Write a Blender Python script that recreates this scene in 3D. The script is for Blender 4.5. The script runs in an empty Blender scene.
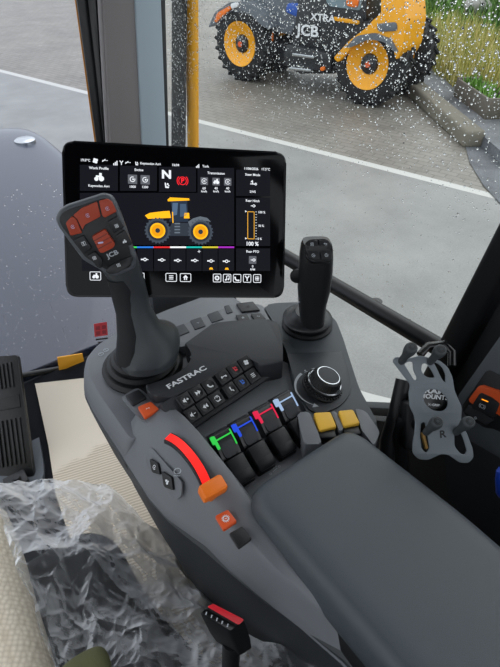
import bpy, bmesh, math, random
from mathutils import Vector, Matrix, noise
random.seed(7)
V = Vector
Z0 = 2.6                                   # camera height above the yard; cab coordinates are measured from the eye
F = 500.0; PITCH = math.radians(40); YAW = math.radians(36)
C = bpy.context.scene.collection

# ---------- camera rays: where a viewed point lies on a known plane of the place ----------
CX = V((math.cos(YAW), -math.sin(YAW), 0))
HD = V((math.sin(YAW), math.cos(YAW), 0))
FW = HD*math.cos(PITCH) - V((0, 0, math.sin(PITCH)))
UP = HD*math.sin(PITCH) + V((0, 0, math.cos(PITCH)))
def ray(x, y): return FW + CX*((x-250)/F) + UP*((333.5-y)/F)
def PZ(x, y, z): r = ray(x, y); return r*(z/r.z)
def PX(x, y, X): r = ray(x, y); return r*(X/r.x)
def PY(x, y, Y): r = ray(x, y); return r*(Y/r.y)
def PD(x, y, t): return ray(x, y)*t
def PPL(x, y, o, n): r = ray(x, y); return r*(o.dot(n)/r.dot(n))

def frame(o, x, y):                        # right-handed frame: columns x, y, normal
    x = V(x).normalized(); n = x.cross(V(y)).normalized(); y = n.cross(x)
    m = Matrix((x, y, n)).transposed().to_4x4(); m.translation = V(o); return m
def loc(m, x, y):                          # viewed point -> 2D coordinates on the plane of frame m
    p = PPL(x, y, m.translation, m.col[2].to_3d()); q = m.inverted() @ p; return (q.x, q.y)
def T(x, y, z): return Matrix.Translation((x, y, z))
def RX(d): return Matrix.Rotation(math.radians(d), 4, 'X')
def RY(d): return Matrix.Rotation(math.radians(d), 4, 'Y')
def RZ(d): return Matrix.Rotation(math.radians(d), 4, 'Z')

# ---------- materials ----------
def lin(c):
    if isinstance(c, str): c = [int(c[i:i+2], 16) for i in (0, 2, 4)]
    o = []
    for v in c[:3]:
        v /= 255; o.append(v/12.92 if v <= .04045 else ((v+.055)/1.055)**2.4)
    return (*o, 1)
def newmat(name):
    m = bpy.data.materials.new(name); m.use_nodes = True
    return m, m.node_tree.nodes, m.node_tree.links, m.node_tree.nodes['Principled BSDF']
def plastic(name, col, rough=.5, grain=0, gscale=900, spec=.5, var=0, metal=0, coat=0):
    m, N, L, B = newmat(name)
    B.inputs['Base Color'].default_value = lin(col); B.inputs['Roughness'].default_value = rough
    B.inputs['Specular IOR Level'].default_value = spec; B.inputs['Metallic'].default_value = metal
    B.inputs['Coat Weight'].default_value = coat
    if grain or var:
        tc = N.new('ShaderNodeTexCoord'); nz = N.new('ShaderNodeTexNoise'); nz.inputs['Scale'].default_value = gscale
        nz.inputs['Detail'].default_value = 3; L.new(tc.outputs['Object'], nz.inputs['Vector'])
        if grain:
            bp = N.new('ShaderNodeBump'); bp.inputs['Strength'].default_value = grain; bp.inputs['Distance'].default_value = .0006
            L.new(nz.outputs['Fac'], bp.inputs['Height']); L.new(bp.outputs['Normal'], B.inputs['Normal'])
        if var:
            n2 = N.new('ShaderNodeTexNoise'); n2.inputs['Scale'].default_value = gscale*.08; n2.inputs['Detail'].default_value = 5
            L.new(tc.outputs['Object'], n2.inputs['Vector'])
            mx = N.new('ShaderNodeMix'); mx.data_type = 'RGBA'
            a = lin(col); mx.inputs['A'].default_value = tuple(c*(1-var) for c in a[:3])+(1,); mx.inputs['B'].default_value = tuple(min(1, c*(1+var)) for c in a[:3])+(1,)
            L.new(n2.outputs['Fac'], mx.inputs['Factor']); L.new(mx.outputs['Result'], B.inputs['Base Color'])
    return m
def emit(name, col, s=1.0):
    m, N, L, B = newmat(name); B.inputs['Base Color'].default_value = (0, 0, 0, 1)
    B.inputs['Emission Color'].default_value = lin(col); B.inputs['Emission Strength'].default_value = s
    B.inputs['Roughness'].default_value = .5; B.inputs['Specular IOR Level'].default_value = .1
    return m

# ---------- mesh builder ----------
TEXTS = {}
def text_mesh(s, bold=0):
    k = (s, bold)
    if k not in TEXTS:
        cu = bpy.data.curves.new('t', 'FONT'); cu.body = s; cu.align_x = 'CENTER'; cu.align_y = 'CENTER'; cu.resolution_u = 3; cu.offset = bold
        o = bpy.data.objects.new('t', cu); C.objects.link(o)
        dg = bpy.context.evaluated_depsgraph_get(); TEXTS[k] = bpy.data.meshes.new_from_object(o.evaluated_get(dg))
        bpy.data.objects.remove(o); bpy.data.curves.remove(cu)
    return TEXTS[k]
class MB:
    def __init__(s): s.bm = bmesh.new(); s.mats = []; s.i = 0
    def use(s, m):
        if m not in s.mats: s.mats.append(m)
        s.i = s.mats.index(m); return s
    def add(s, b, M=None):
        if M is not None:
            b.transform(M)
            if M.determinant() < 0: bmesh.ops.reverse_faces(b, faces=b.faces)
        for f in b.faces: f.material_index = s.i
        me = bpy.data.meshes.new('tmp'); b.to_mesh(me); b.free(); s.bm.from_mesh(me); bpy.data.meshes.remove(me); return s
    def rbox(s, size, r=.002, M=None, seg=2):
        b = bmesh.new(); bmesh.ops.create_cube(b, size=1)
        for v in b.verts: v.co = V((v.co.x*size[0], v.co.y*size[1], v.co.z*size[2]))
        if r > 0: bmesh.ops.bevel(b, geom=b.edges[:], offset=min(r, min(size)*.49), segments=seg, profile=.5, affect='EDGES', clamp_overlap=True)
        return s.add(b, M)
    def prism(s, poly, h, bev=0, M=None, seg=2, z=0, both=False):
        b = bmesh.new(); a = sum(poly[i-1][0]*poly[i][1]-poly[i][0]*poly[i-1][1] for i in range(len(poly)))
        if a < 0: poly = poly[::-1]
        lo = [b.verts.new((p[0], p[1], z)) for p in poly]; hi = [b.verts.new((p[0], p[1], z+h)) for p in poly]
        n = len(poly); top = b.faces.new(hi); bot = b.faces.new(lo[::-1])
        for i in range(n): b.faces.new((lo[i-1], lo[i], hi[i], hi[i-1]))
        if bev:
            es = list(top.edges) + (list(bot.edges) if both else [])
            bmesh.ops.bevel(b, geom=es, offset=bev, segments=seg, profile=.5, affect='EDGES', clamp_overlap=True)
        return s.add(b, M)
    def loft(s, rings, M=None, cap=True, closed=True):
        b = bmesh.new(); R = [[b.verts.new(p) for p in r] for r in rings]; n = len(rings[0])
        for a, c in zip(R, R[1:]):
            for i in range(n if closed else n-1):
                j = (i+1) % n; b.faces.new((a[i], a[j], c[j], c[i]))
        if cap and closed: b.faces.new(R[0][::-1]); b.faces.new(R[-1])
        bmesh.ops.recalc_face_normals(b, faces=b.faces[:]) if closed else None
        return s.add(b, M)
    def lathe(s, prof, seg=32, M=None, cap=True):
        rings = [[V((r*math.cos(2*math.pi*k/seg), r*math.sin(2*math.pi*k/seg), z)) for k in range(seg)] for r, z in prof]
        return s.loft(rings, M, cap)
    def tube(s, pts, r, seg=10, rad=None):
        pts = [V(p) for p in pts]; rings = []; n = len(pts); pu = None
        for i, p in enumerate(pts):
            d = (pts[min(i+1, n-1)]-pts[max(i-1, 0)]).normalized()
            u = pu - d*pu.dot(d) if pu else d.cross(V((0, 0, 1)) if abs(d.z) < .9 else V((1, 0, 0)))
            u.normalize(); pu = u; w = d.cross(u); q = rad[i] if rad else r
            rings.append([p+u*q*math.cos(2*math.pi*k/seg)+w*q*math.sin(2*math.pi*k/seg) for k in range(seg)])
        return s.loft(rings)
    def quad(s, pts): return s.poly(pts)
    def poly(s, pts, M=None):
        b = bmesh.new(); b.faces.new([b.verts.new(V(p) if len(p) == 3 else (p[0], p[1], 0)) for p in pts]); return s.add(b, M)
    def flat(s, poly, M):
        a = sum(poly[i-1][0]*poly[i][1]-poly[i][0]*poly[i-1][1] for i in range(len(poly)))
        return s.poly(poly if a > 0 else poly[::-1], M)
    def ring(s, c, r0, r1, M, a0=0, a1=360, n=20, h=0, el=1):
        b = bmesh.new(); P = []; full = abs(a1-a0) >= 360
        for k in range(n if full else n+1):
            a = math.radians(a0+(a1-a0)*k/n); P.append((b.verts.new((c[0]+r0*math.cos(a), c[1]+r0*el*math.sin(a), h)), b.verts.new((c[0]+r1*math.cos(a), c[1]+r1*el*math.sin(a), h))))
        for k in range(n): q, w = P[k], P[(k+1) % len(P)]; b.faces.new((q[0], q[1], w[1], w[0]))
        return s.add(b, M)
    def disc(s, c, r, M, n=16, el=1): return s.flat([(c[0]+r*math.cos(6.2832*k/n), c[1]+r*el*math.sin(6.2832*k/n)) for k in range(n)], M)
    def line(s, p, q, w, M):
        d = V((q[0]-p[0], q[1]-p[1])).normalized()*w/2; return s.flat([(p[0]-d.y, p[1]+d.x), (p[0]+d.y, p[1]-d.x), (q[0]+d.y, q[1]-d.x), (q[0]-d.y, q[1]+d.x)], M)
    def rect(s, c, w, h, M): return s.flat([(c[0]-w/2, c[1]-h/2), (c[0]+w/2, c[1]-h/2), (c[0]+w/2, c[1]+h/2), (c[0]-w/2, c[1]+h/2)], M)
    def text(s, t, M, c=(0, 0), h=.003, bold=.012, sx=1.0):
        b = bmesh.new(); b.from_mesh(text_mesh(t, bold))
        return s.add(b, M @ T(c[0], c[1], 0) @ Matrix.Diagonal((h*1.38*sx, h*1.38, 1, 1)))
    def build(s, name, m=None, parent=None, label=None, sharp=38, thing=None, kind=None, group=None, subs=0):
        if m and not s.mats: s.mats = [m]
        me = bpy.data.meshes.new(name)
        bmesh.ops.remove_doubles(s.bm, verts=s.bm.verts[:], dist=1e-7)
        for v in s.bm.verts: v.co.z += Z0
        if parent is not None: o0 = V(WL[parent.name])
        else:
            xs = [v.co for v in s.bm.verts]; o0 = V(((min(v.x for v in xs)+max(v.x for v in xs))/2, (min(v.y for v in xs)+max(v.y for v in xs))/2, min(v.z for v in xs)))
        for v in s.bm.verts: v.co -= o0
        s.bm.to_mesh(me); s.bm.free()
        for k in s.mats: me.materials.append(k)
        me.polygons.foreach_set('use_smooth', [True]*len(me.polygons)); me.set_sharp_from_angle(angle=math.radians(sharp))
        o = bpy.data.objects.new(name, me); C.objects.link(o)
        if parent is not None: o.parent = parent
        else: o.location = o0
        WL[o.name] = tuple(o0)
        if subs:
            q = o.modifiers.new('sub', 'SUBSURF'); q.levels = subs; q.render_levels = subs
        if label: o['label'] = label
        if thing: o['label'], o['category'] = thing
        if group: o['group'] = group
        if kind: o['kind'] = kind
        return o
WL = {}
def thing(name, label, cat, at, group=None):
    o = bpy.data.objects.new(name, None); C.objects.link(o); o.empty_display_size = .05
    at = V(at)+V((0, 0, Z0)); o.location = at; WL[o.name] = tuple(at)
    o['label'] = label; o['category'] = cat
    if group: o['group'] = group
    return o
def rpoly(pts, r, seg=4):                  # polygon with rounded corners
    out = []; n = len(pts)
    for i in range(n):
        p = V(pts[i]).to_2d(); a = V(pts[i-1]).to_2d()-p; b = V(pts[(i+1) % n]).to_2d()-p
        k = r[i] if isinstance(r, (list, tuple)) else r
        d = min(k, a.length*.49, b.length*.49); s, e = p+a.normalized()*d, p+b.normalized()*d
        for j in range(seg+1):
            t = j/seg; q = s*(1-t)**2+p*2*t*(1-t)+e*t*t; out.append((q.x, q.y))
    return out
def inset(poly, d):                        # shrink an outline evenly on both axes
    xs = [p[0] for p in poly]; ys = [p[1] for p in poly]; cx, cy = (min(xs)+max(xs))/2, (min(ys)+max(ys))/2
    fx, fy = 1-2*d/(max(xs)-min(xs)), 1-2*d/(max(ys)-min(ys))
    return [(cx+(x-cx)*fx, cy+(y-cy)*fy) for x, y in poly]
def sel(c, u, v, n=2.0, k=24):             # superellipse ring
    out = []
    for i in range(k):
        a = 2*math.pi*i/k; ca, sa = math.cos(a), math.sin(a)
        out.append(V(c)+V(u)*math.copysign(abs(ca)**(2/n), ca)+V(v)*math.copysign(abs(sa)**(2/n), sa))
    return out
def spline(pts, per=6):
    pts = [V(p) for p in pts]; out = []
    for i in range(len(pts)-1):
        a, b, c, d = pts[max(i-1, 0)], pts[i], pts[i+1], pts[min(i+2, len(pts)-1)]
        for j in range(per):
            t = j/per; out.append(.5*((2*b)+(c-a)*t+(2*a-5*b+4*c-d)*t*t+(3*b-a-3*c+d)*t**3))
    return out+[pts[-1]]

# ---------- shared materials ----------
M = {}
M['grey'] = plastic('console grey plastic', (108, 111, 116), .5, .25, 1400, .4)
M['dgrey'] = plastic('charcoal plastic', (54, 57, 62), .5, .3, 1400, .4)
M['panel'] = plastic('dark panel plastic', (44, 46, 50), .55, .3, 1600, .4)
M['black'] = plastic('black plastic', (24, 25, 27), .42, .15, 1500, .4)
M['rubber'] = plastic('black rubber', (20, 21, 23), .5, .2, 800, .35)
M['gloss'] = plastic('gloss black', (10, 11, 12), .22, 0, 1, .5)
M['key'] = plastic('button black', (30, 31, 34), .45, .15, 1500, .4)
M['orange'] = plastic('orange button', (214, 84, 34), .45, .1, 1500, .4)
M['orangeh'] = plastic('orange handle', (236, 118, 26), .45, .1, 1500, .4)
M['dorange'] = plastic('burnt orange keys', (168, 62, 36), .45, .1, 1500, .4)
M['yellowk'] = plastic('yellow switch', (226, 178, 58), .42, .1, 1500, .4)
M['white'] = plastic('white print', (225, 228, 232), .6)
M['pale'] = plastic('pale print', (170, 176, 182), .6)
M['silver'] = plastic('bright metal ring', (190, 194, 198), .25, metal=1)
M['pblack'] = plastic('paddle black', (30, 31, 34), .28, .08, 900, .5)
M['jcb'] = plastic('machine yellow', (246, 170, 22), .4, 0, 1, .5)
# ================= outside =================
GZ = -2.6
def ground_mat(name, c1, c2, brick=None, rough=.55, ang=0):
    m, N, L, B = newmat(name); tc = N.new('ShaderNodeTexCoord'); B.inputs['Roughness'].default_value = rough
    n1 = N.new('ShaderNodeTexNoise'); n1.inputs['Scale'].default_value = 1.1; n1.inputs['Detail'].default_value = 8; n1.inputs['Roughness'].default_value = .65
    n2 = N.new('ShaderNodeTexNoise'); n2.inputs['Scale'].default_value = 55; n2.inputs['Detail'].default_value = 4
    L.new(tc.outputs['Object'], n1.inputs['Vector']); L.new(tc.outputs['Object'], n2.inputs['Vector'])
    ad = N.new('ShaderNodeMath'); ad.operation = 'MULTIPLY_ADD'; L.new(n2.outputs['Fac'], ad.inputs[0]); ad.inputs[1].default_value = .45; L.new(n1.outputs['Fac'], ad.inputs[2])
    mr = N.new('ShaderNodeMapRange'); mr.inputs['From Min'].default_value = .5; mr.inputs['From Max'].default_value = .95; L.new(ad.outputs[0], mr.inputs['Value'])
    mx = N.new('ShaderNodeMix'); mx.data_type = 'RGBA'; mx.inputs['A'].default_value = lin(c1); mx.inputs['B'].default_value = lin(c2); L.new(mr.outputs['Result'], mx.inputs['Factor'])
    out = mx.outputs['Result']
    if brick:
        mp = N.new('ShaderNodeMapping'); mp.inputs['Rotation'].default_value[2] = math.radians(ang); L.new(tc.outputs['Object'], mp.inputs['Vector'])
        bt = N.new('ShaderNodeTexBrick'); bt.inputs['Scale'].default_value = 1; bt.inputs['Brick Width'].default_value = brick[0]; bt.inputs['Row Height'].default_value = brick[1]
        bt.inputs['Mortar Size'].default_value = .009; bt.inputs['Color1'].default_value = (1, 1, 1, 1); bt.inputs['Color2'].default_value = (.86, .85, .84, 1); bt.inputs['Mortar'].default_value = (.55, .54, .53, 1); bt.inputs['Mortar Smooth'].default_value = .3
        L.new(mp.outputs['Vector'], bt.inputs['Vector'])
        m2 = N.new('ShaderNodeMix'); m2.data_type = 'RGBA'; m2.blend_type = 'MULTIPLY'; m2.inputs['Factor'].default_value = 1
        L.new(out, m2.inputs['A']); L.new(bt.outputs['Color'], m2.inputs['B']); out = m2.outputs['Result']
    L.new(out, B.inputs['Base Color'])
    bp = N.new('ShaderNodeBump'); bp.inputs['Strength'].default_value = .3; bp.inputs['Distance'].default_value = .01; L.new(n2.outputs['Fac'], bp.inputs['Height']); L.new(bp.outputs['Normal'], B.inputs['Normal'])
    return m
A0 = V((2.613, 12.73, 0)); A1 = V((5.598, 2.979, 0)); LD = (A0-A1).normalized(); LN = V((LD.y, -LD.x, 0))   # LN points away from the tractor
LANG = math.degrees(math.atan2(LD.y, LD.x))
def gpt(s, d, z=GZ): p = A1+LD*s+LN*d; return V((p.x, p.y, z))
mb = MB(); mb.poly([gpt(-30, -40), gpt(-30, 0), gpt(45, 0), gpt(45, -40)][::-1]); mb.build('concrete_yard', ground_mat('concrete yard', (108, 109, 109), (140, 141, 140), rough=.45), kind='structure')
mb = MB(); mb.poly([gpt(-30, .14), gpt(-30, 45), gpt(45, 45), gpt(45, .14)][::-1]); mb.build('block_paving', ground_mat('block paving', (112, 109, 104), (142, 138, 131), (.24, .12), ang=-LANG), kind='structure')
mb = MB(); mb.poly([gpt(-30, 0), gpt(-30, .14), gpt(45, .14), gpt(45, 0)][::-1]); mb.build('drain_strip', plastic('pale kerb strip', (186, 187, 184), .6), kind='structure')
mb = MB(); q = [PZ(x, y, GZ+.004) for x, y in ((300, 372), (372, 394), (430, 408), (425, 424), (372, 408), (300, 388))]; mb.poly(q[::-1]); mb.build('ground_stripe', plastic('white ground stripe', (186, 187, 184), .6), kind='structure')

# bank, gravel and kerb on the right
K0 = PZ(400, 90, GZ); K1 = PZ(462, 148, GZ); KD = (K1-K0).normalized(); KN = V((-KD.y, KD.x, 0)); KN = KN if KN.x > 0 else -KN
def kp(s, d, z): p = K0+KD*s+KN*d; return V((p.x, p.y, z))
KL = (K1-K0).length
mb = MB(); fr = frame(kp(KL/2-3, .16, GZ+.11), KD, KN); mb.rbox((KL+6, .3, .24), .05, fr, 3); mb.build('kerb', plastic('rough kerb concrete', (120, 116, 106), .8, .6, 30, .3, .25), kind='structure')
gm = ground_mat('slate gravel', (44, 48, 54), (128, 132, 138), rough=.7)
def bank_z(d): return GZ+.14+max(0, d-1.0)*.16
mb = MB(); b = bmesh.new(); nu, nv = 60, 40; G = []
for i in range(nu+1):
    row = []
    for j in range(nv+1):
        s_ = -14+24*i/nu; d_ = .28+16*(max(0, j-1)/nv)**1.5; p = kp(s_, d_, (bank_z(d_) if j else GZ-.05)+.03*noise.noise(V((s_*2, d_*2, 0)))); row.append(b.verts.new(p))
    G.append(row)
for i in range(nu):
    for j in range(nv): b.faces.new((G[i][j], G[i+1][j], G[i+1][j+1], G[i][j+1]))
bmesh.ops.recalc_face_normals(b, faces=b.faces[:]); mb.add(b)
if True:
    mb.build('gravel_bank', gm, kind='structure')
mb = MB(); q = [PZ(x, y, GZ+.012) for x, y in ((464, 141), (480, 138), (520, 160), (520, 214), (500, 203), (484, 186), (470, 163))]; mb.poly(q[::-1]); mb.build('gravel_strip', gm, kind='structure')
def blades(name, cols, n, area, hmin, hmax, w, lab, cat, lean=.35, mats=None):
    mb = MB(); rr = random.Random(name); ms = [plastic(name+' blade %d' % i, c, .7) for i, c in enumerate(cols)]
    bms = [bmesh.new() for _ in ms]
    for k in range(n):
        s_, d_ = area(rr); base = kp(s_, d_, bank_z(d_)-.02); h = rr.uniform(hmin, hmax); a = rr.uniform(0, 6.28); l = rr.uniform(0, lean)*h
        t = V((math.cos(a), math.sin(a), 0)); sd = V((-t.y, t.x, 0))*w*rr.uniform(.6, 1.4); b = rr.choice(bms)
        v = [b.verts.new(p) for p in (base-sd, base+sd, base+t*l*.35+sd*.8+V((0, 0, h*.6)), base+t*l*.35-sd*.8+V((0, 0, h*.6)), base+t*l+V((0, 0, h)))]
        b.faces.new(v[:4]); b.faces.new((v[3], v[2], v[4]))
    for m_, b in zip(ms, bms): mb.use(m_); mb.add(b)
    return mb.build(name, thing=(lab, cat), kind='stuff', sharp=180)
def ar(s0, s1, d0, d1): return lambda r: (r.uniform(s0, s1), r.uniform(d0, d1))
def no_trough(a): 
    def g(r):
        while True:
            q = a(r)
            if not (.6 < q[0] < 2.5 and q[1] < 1.15): return q
    return g
blades('tall_straw_grass', [(206, 194, 122), (178, 174, 92), (146, 156, 74), (218, 208, 150)], 6000, no_trough(ar(-3.6, 3.6, .85, 2.3)), .25, .7, .009, 'tall pale straw grass with seed heads on the gravel bank', 'grass')
blades('green_bank_plants', [(98, 140, 50), (122, 158, 62), (76, 112, 44), (146, 168, 70)], 5000, ar(-9, -2.6, .8, 2.6), .15, .5, .02, 'low bright green weeds on the bank behind the telehandler', 'plants', .8)
blades('green_back_plants', [(88, 130, 54), (112, 150, 68), (68, 100, 46)], 6000, ar(-9, 3.4, 2.3, 6), .25, .75, .025, 'green bushy growth behind the straw grass on the bank', 'plants', .8)
def leafball(mb, c, r, n, rr, sz):
    b = bmesh.new()
    for k in range(n):
        d = V((rr.gauss(0, 1), rr.gauss(0, 1), rr.gauss(0, 1))).normalized(); p = c+V((d.x*r[0], d.y*r[1], d.z*r[2]))*rr.uniform(.75, 1.02)
        u = V((rr.gauss(0, 1), rr.gauss(0, 1), rr.gauss(0, 1))).normalized(); w = u.cross(d).normalized()
        b.faces.new([b.verts.new(q) for q in (p-u*sz, p+w*sz*.5, p+u*sz, p-w*sz*.5)])
    mb.add(b)
rr = random.Random(5); hm = plastic('dark hedge leaves', (46, 62, 44), .6); mb = MB(); mb.use(hm)
for k in range(16): leafball(mb, kp(-11+k*.62, 5.2+rr.uniform(-.3, .3)+.05*k, bank_z(5.2)+.5), (.6, .6, .9), 420, rr, .09)
mb.build('hedge', thing=('dark clipped hedge along the top of the bank', 'hedge'), sharp=180)
mb = MB(); b = bmesh.new(); bmesh.ops.create_icosphere(b, subdivisions=3, radius=.34)
for v in b.verts: v.co *= 1+.25*noise.noise(v.co*3); v.co.z *= .7
mb.add(b, T(*kp(-4.1, 3.0, bank_z(3.0)+.38))); mb.build('boulder', plastic('pale boulder', (160, 158, 156), .8, .4, 12, .3, .2), thing=('pale grey boulder among green growth on the bank', 'boulder'))
# stone trough
mb = MB(); L_ = 1.3; fr = frame(kp(1.62, .84, GZ+.12), KD, KN); fr = fr if fr.col[2].z > 0 else frame(kp(1.62, .84, GZ+.12), KD*-1, KN)
tr = thing('stone_trough', 'weathered grey stone planter trough on the gravel beside straw grass', 'planter', fr.translation)
for sy in (-1, 1): mb.rbox((L_, .05, .30), .015, fr @ T(0, sy*.17, .15))
for sx in (-1, 1): mb.rbox((.05, .39, .32), .015, fr @ T(sx*L_/2, 0, .16))
mb.build('trough_body', plastic('weathered stone', (112, 107, 100), .85, .8, 25, .3, .3), tr)
mb = MB(); mb.rbox((L_-.06, .32, .15), .015, fr @ T(0, 0, .17)); mb.build('soil', plastic('soil', (70, 62, 50), .9), tr)
mb = MB(); b = bmesh.new()
for k in range(160):
    p = fr @ V((rr.uniform(-.45, .45)*L_, rr.uniform(-.13, .13), .23)); a = rr.uniform(0, 6.28); t = V((math.cos(a), math.sin(a), 0)); h = rr.uniform(.1, .25); sd = V((-t.y, t.x, 0))*.02
    b.faces.new([b.verts.new(q) for q in (p-sd, p+sd, p+t*.1+V((0, 0, h)))])
mb.add(b); mb.build('trough_plants', plastic('trough greens', (104, 150, 60), .7), tr, sharp=180)

# ---------- telehandler parked on the block paving ----------
GL = PZ(240, 81, GZ); GR = PZ(361.5, 106, GZ); EX = (GL-GR).normalized(); GM = (GL+GR)/2; HB = (GL-GR).length/2
TF = frame(GM, EX, (0, 0, 1))              # x to the machine's front, y up, z away from the tractor
TT = frame(GM, -EX, (0, 0, 1))             # the same side plane read from outside, for lettering
def ts(x, y, off=0):
    o = GM+TF.col[2].to_3d()*off; p = PPL(x, y, o, TF.col[2].to_3d()); q = TF.inverted() @ p; return (q.x, q.y)
def tp(px, off=0): return [ts(x, y, off) for x, y in px]
tel = thing('telehandler', 'yellow and black telehandler parked on the block paving beyond the window', 'telehandler', GM)
tyre = plastic('tyre rubber', (40, 41, 43), .75, .4, 60, .3); tblack = plastic('machine black', (36, 38, 42), .4); tgrey = plastic('machine grey', (98, 104, 112), .45)
def wheel(s_, off, r=.655, rim=.365, face=True):
    W = .46; m0 = TF @ T(s_, r, off)
    w = MB(); w.lathe([(rim*.98, .03), (rim*1.08, 0), (r*.86, 0), (r*.95, .04), (r*.97, W/2), (r*.95, W-.04), (r*.86, W), (rim, W), (rim*.98, W-.05)], 40, m0, False)
    for k in range(22):
        a = 360*k/22
        for z_, sg, o_ in ((.11, 1, 0), (W-.11, -1, 8)): w.rbox((.11, .055, W*.5), .008, m0 @ RZ(a+o_) @ T(r*.93, 0, z_) @ RX(sg*32), 1)
    wo = w.build('wheel', tyre, tel)
    w = MB(); w.lathe([(rim*.42, .09), (rim*.5, .07), (rim*.86, .045), (rim*.97, .0), (rim*1.06, -.012), (rim*1.06, .03), (rim*.9, .1), (.05, .12)], 36, m0); w.build('rim', M['jcb'], wo)
    w = MB(); w.lathe([(.0001, .02), (.05, .02), (.06, .03), (rim*.4, .05), (rim*.45, .09), (.05, .1)], 24, m0)
    for k in range(10): w.lathe([(.0001, .015), (.016, .015), (.016, .06)], 6, m0 @ RZ(36*k) @ T(rim*.31, 0, .025))
    w.build('hub', tblack, wo)
    w = MB(); w.lathe([(.0001, 0), (.045, .002), (.05, .04)], 16, m0); w.build('hub_cap', plastic('hub orange', (228, 98, 50), .4), wo)
for s_ in (HB, -HB):
    wheel(s_, 0); wheel(s_, 1.0)
def slab(name, px, off, depth, mat, bev=.03, label=None, r=.05, parent=None):
    k = MB(); k.prism(rpoly(tp(px, off), r, 3), depth, bev, TF, 2, off, True); return k.build(name, mat, parent or tel, label)
slab('chassis', [(268, 38), (336, 62), (335, 74), (300, 74), (266, 56)], .35, 1.3, tblack)
slab('rear_cover', [(333, 58), (350, 40), (366, 28), (374, 19), (382, 14), (380, -28), (402, -30), (406, 23), (402, 49), (396, 61), (393, 47), (384, 42), (368, 39), (352, 47), (338, 63)], -.1, .75, M['jcb'], .04, 'yellow rear bodywork')
slab('rear_fender', [(345, 48), (356, 36), (374, 33), (390, 39), (398, 53), (393, 51), (384, 42), (368, 39), (352, 47)], -.15, .5, tgrey, .02)
slab('cab_side', [(300, -14), (368, -14), (366, 27), (336, 56), (290, 46), (296, 20)], .12, .9, tblack, .03)
slab('cab_glass', [(322, -12), (364, -12), (360, 11), (328, 6)], .1, .06, plastic('cab window glass', (120, 140, 150), .1, spec=.8), .01, 'blue grey cab window')
slab('side_stripe', [(333, 16.5), (362, 21.5), (360, 25), (334, 20.5)], .1, .03, M['jcb'], .005, 'thin yellow stripe')
slab('seat_shell', [(346, -4), (359, -2), (357, 8), (346, 6)], .07, .04, M['orangeh'], .01)
slab('step_box', [(286, 44), (332, 54), (330, 72), (290, 70), (283, 58)], .02, .5, tblack, .03)
slab('front_hood', [(240, -25), (300, -25), (297, 18), (292, 36), (262, 28), (240, 22)], .28, 1.2, tgrey, .06, 'dark grey front bodywork')
slab('front_fender', [(208, 28), (215, 12), (230, 2), (250, 2), (264, 14), (270, 30), (262, 26), (250, 14), (236, 12), (222, 20)], .0, .5, tgrey, .03)
slab('fender_trim', [(214, 21), (217, 13), (229, 6), (231, 9), (221, 17), (216, 23)], -.04, .06, M['orangeh'], .01, 'orange fender edge')
slab('lamp', [(230, 4), (237, 2), (238, 7), (231, 9)], -.04, .08, M['white'], .01)
slab('reflector', [(268, 32), (272, 31.5), (272, 42), (270, 43)], .2, .05, M['orangeh'], .005)
slab('blue_tank', [(285, 12), (287, 3), (300, 4), (298, 18)], .18, .1, plastic('tank blue', (40, 86, 176), .4), .02, 'blue fluid tank')
slab('marker_light', [(320, 67), (324, 67), (324, 71), (320, 71)], -.03, .06, M['orangeh'], .01)
for q in ([(292, 53), (314, 56), (314, 59), (292, 56)], [(289, 67), (311, 69.5), (311, 72), (289, 70)]): slab('step', q, -.06, .25, M['silver'], .005)
slab('engine_grille', [(376, 24), (396, 22), (397, 31), (378, 32)], -.13, .1, tgrey, .01)
k = MB(); s0 = ts(308, 31, .1); k.text('JCB', TT @ T(-s0[0], s0[1], -.1+.012), h=.17, bold=.03, sx=1.25); s0 = ts(323, 18, .1); k.text('XTRA', TT @ T(-s0[0], s0[1], -.1+.012), h=.105, bold=.03, sx=1.3)
k.build('side_lettering', M['white'], tel, 'white lettering')
k = MB(); k.tube([TF @ V((1.9, 2.3, 1.5)), TF @ V((-.6, 2.15, 1.5)), TF @ V((-2.3, 1.9, 1.5))], .2, 8); k.build('boom', M['jcb'], tel)
# ================= cab shell =================
carpet = plastic('black floor mat', (26, 28, 33), .9, .8, 500, .2, .3)
sealm = plastic('black seal', (16, 17, 19), .4)
# floor, with a ramp that climbs to the windscreen
prof = [(-.8, -1.05), (.95, -1.05), (1.12, -.968), (1.135, -.975), (1.135, -1.12), (-.8, -1.12)]
mb = MB(); mb.loft([[V((x, y, z)) for y, z in prof] for x in (-.75, .75)]); mb.build('floor', carpet, kind='structure')
# bottom seal of the windscreen
mb = MB(); mb.tube([PY(-60, 388, 1.13), PY(10, 377.5, 1.13), PY(95, 362.5, 1.13), PY(150, 352, 1.13), PY(200, 345, 1.13)], .008, 10); mb.build('trim_1', sealm, kind='structure')
# glass
def glass(name, tint=(1, 1, 1)):
    m, N, L, B = newmat(name); N.remove(B); out = N['Material Output']
    t = N.new('ShaderNodeBsdfTransparent'); t.inputs['Color'].default_value = (*tint, 1)
    g = N.new('ShaderNodeBsdfGlossy'); g.inputs['Roughness'].default_value = .02; fz = N.new('ShaderNodeFresnel'); fz.inputs['IOR'].default_value = 1.22
    ge = N.new('ShaderNodeNewGeometry'); iv = N.new('ShaderNodeMath'); iv.operation = 'SUBTRACT'; iv.inputs[0].default_value = 1; L.new(ge.outputs['Backfacing'], iv.inputs[1]); mu = N.new('ShaderNodeMath'); mu.operation = 'MULTIPLY'; L.new(fz.outputs[0], mu.inputs[0]); L.new(iv.outputs[0], mu.inputs[1])
    mx = N.new('ShaderNodeMixShader'); L.new(mu.outputs[0], mx.inputs[0]); L.new(t.outputs[0], mx.inputs[1]); L.new(g.outputs[0], mx.inputs[2]); L.new(mx.outputs[0], out.inputs['Surface'])
    return m
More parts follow.
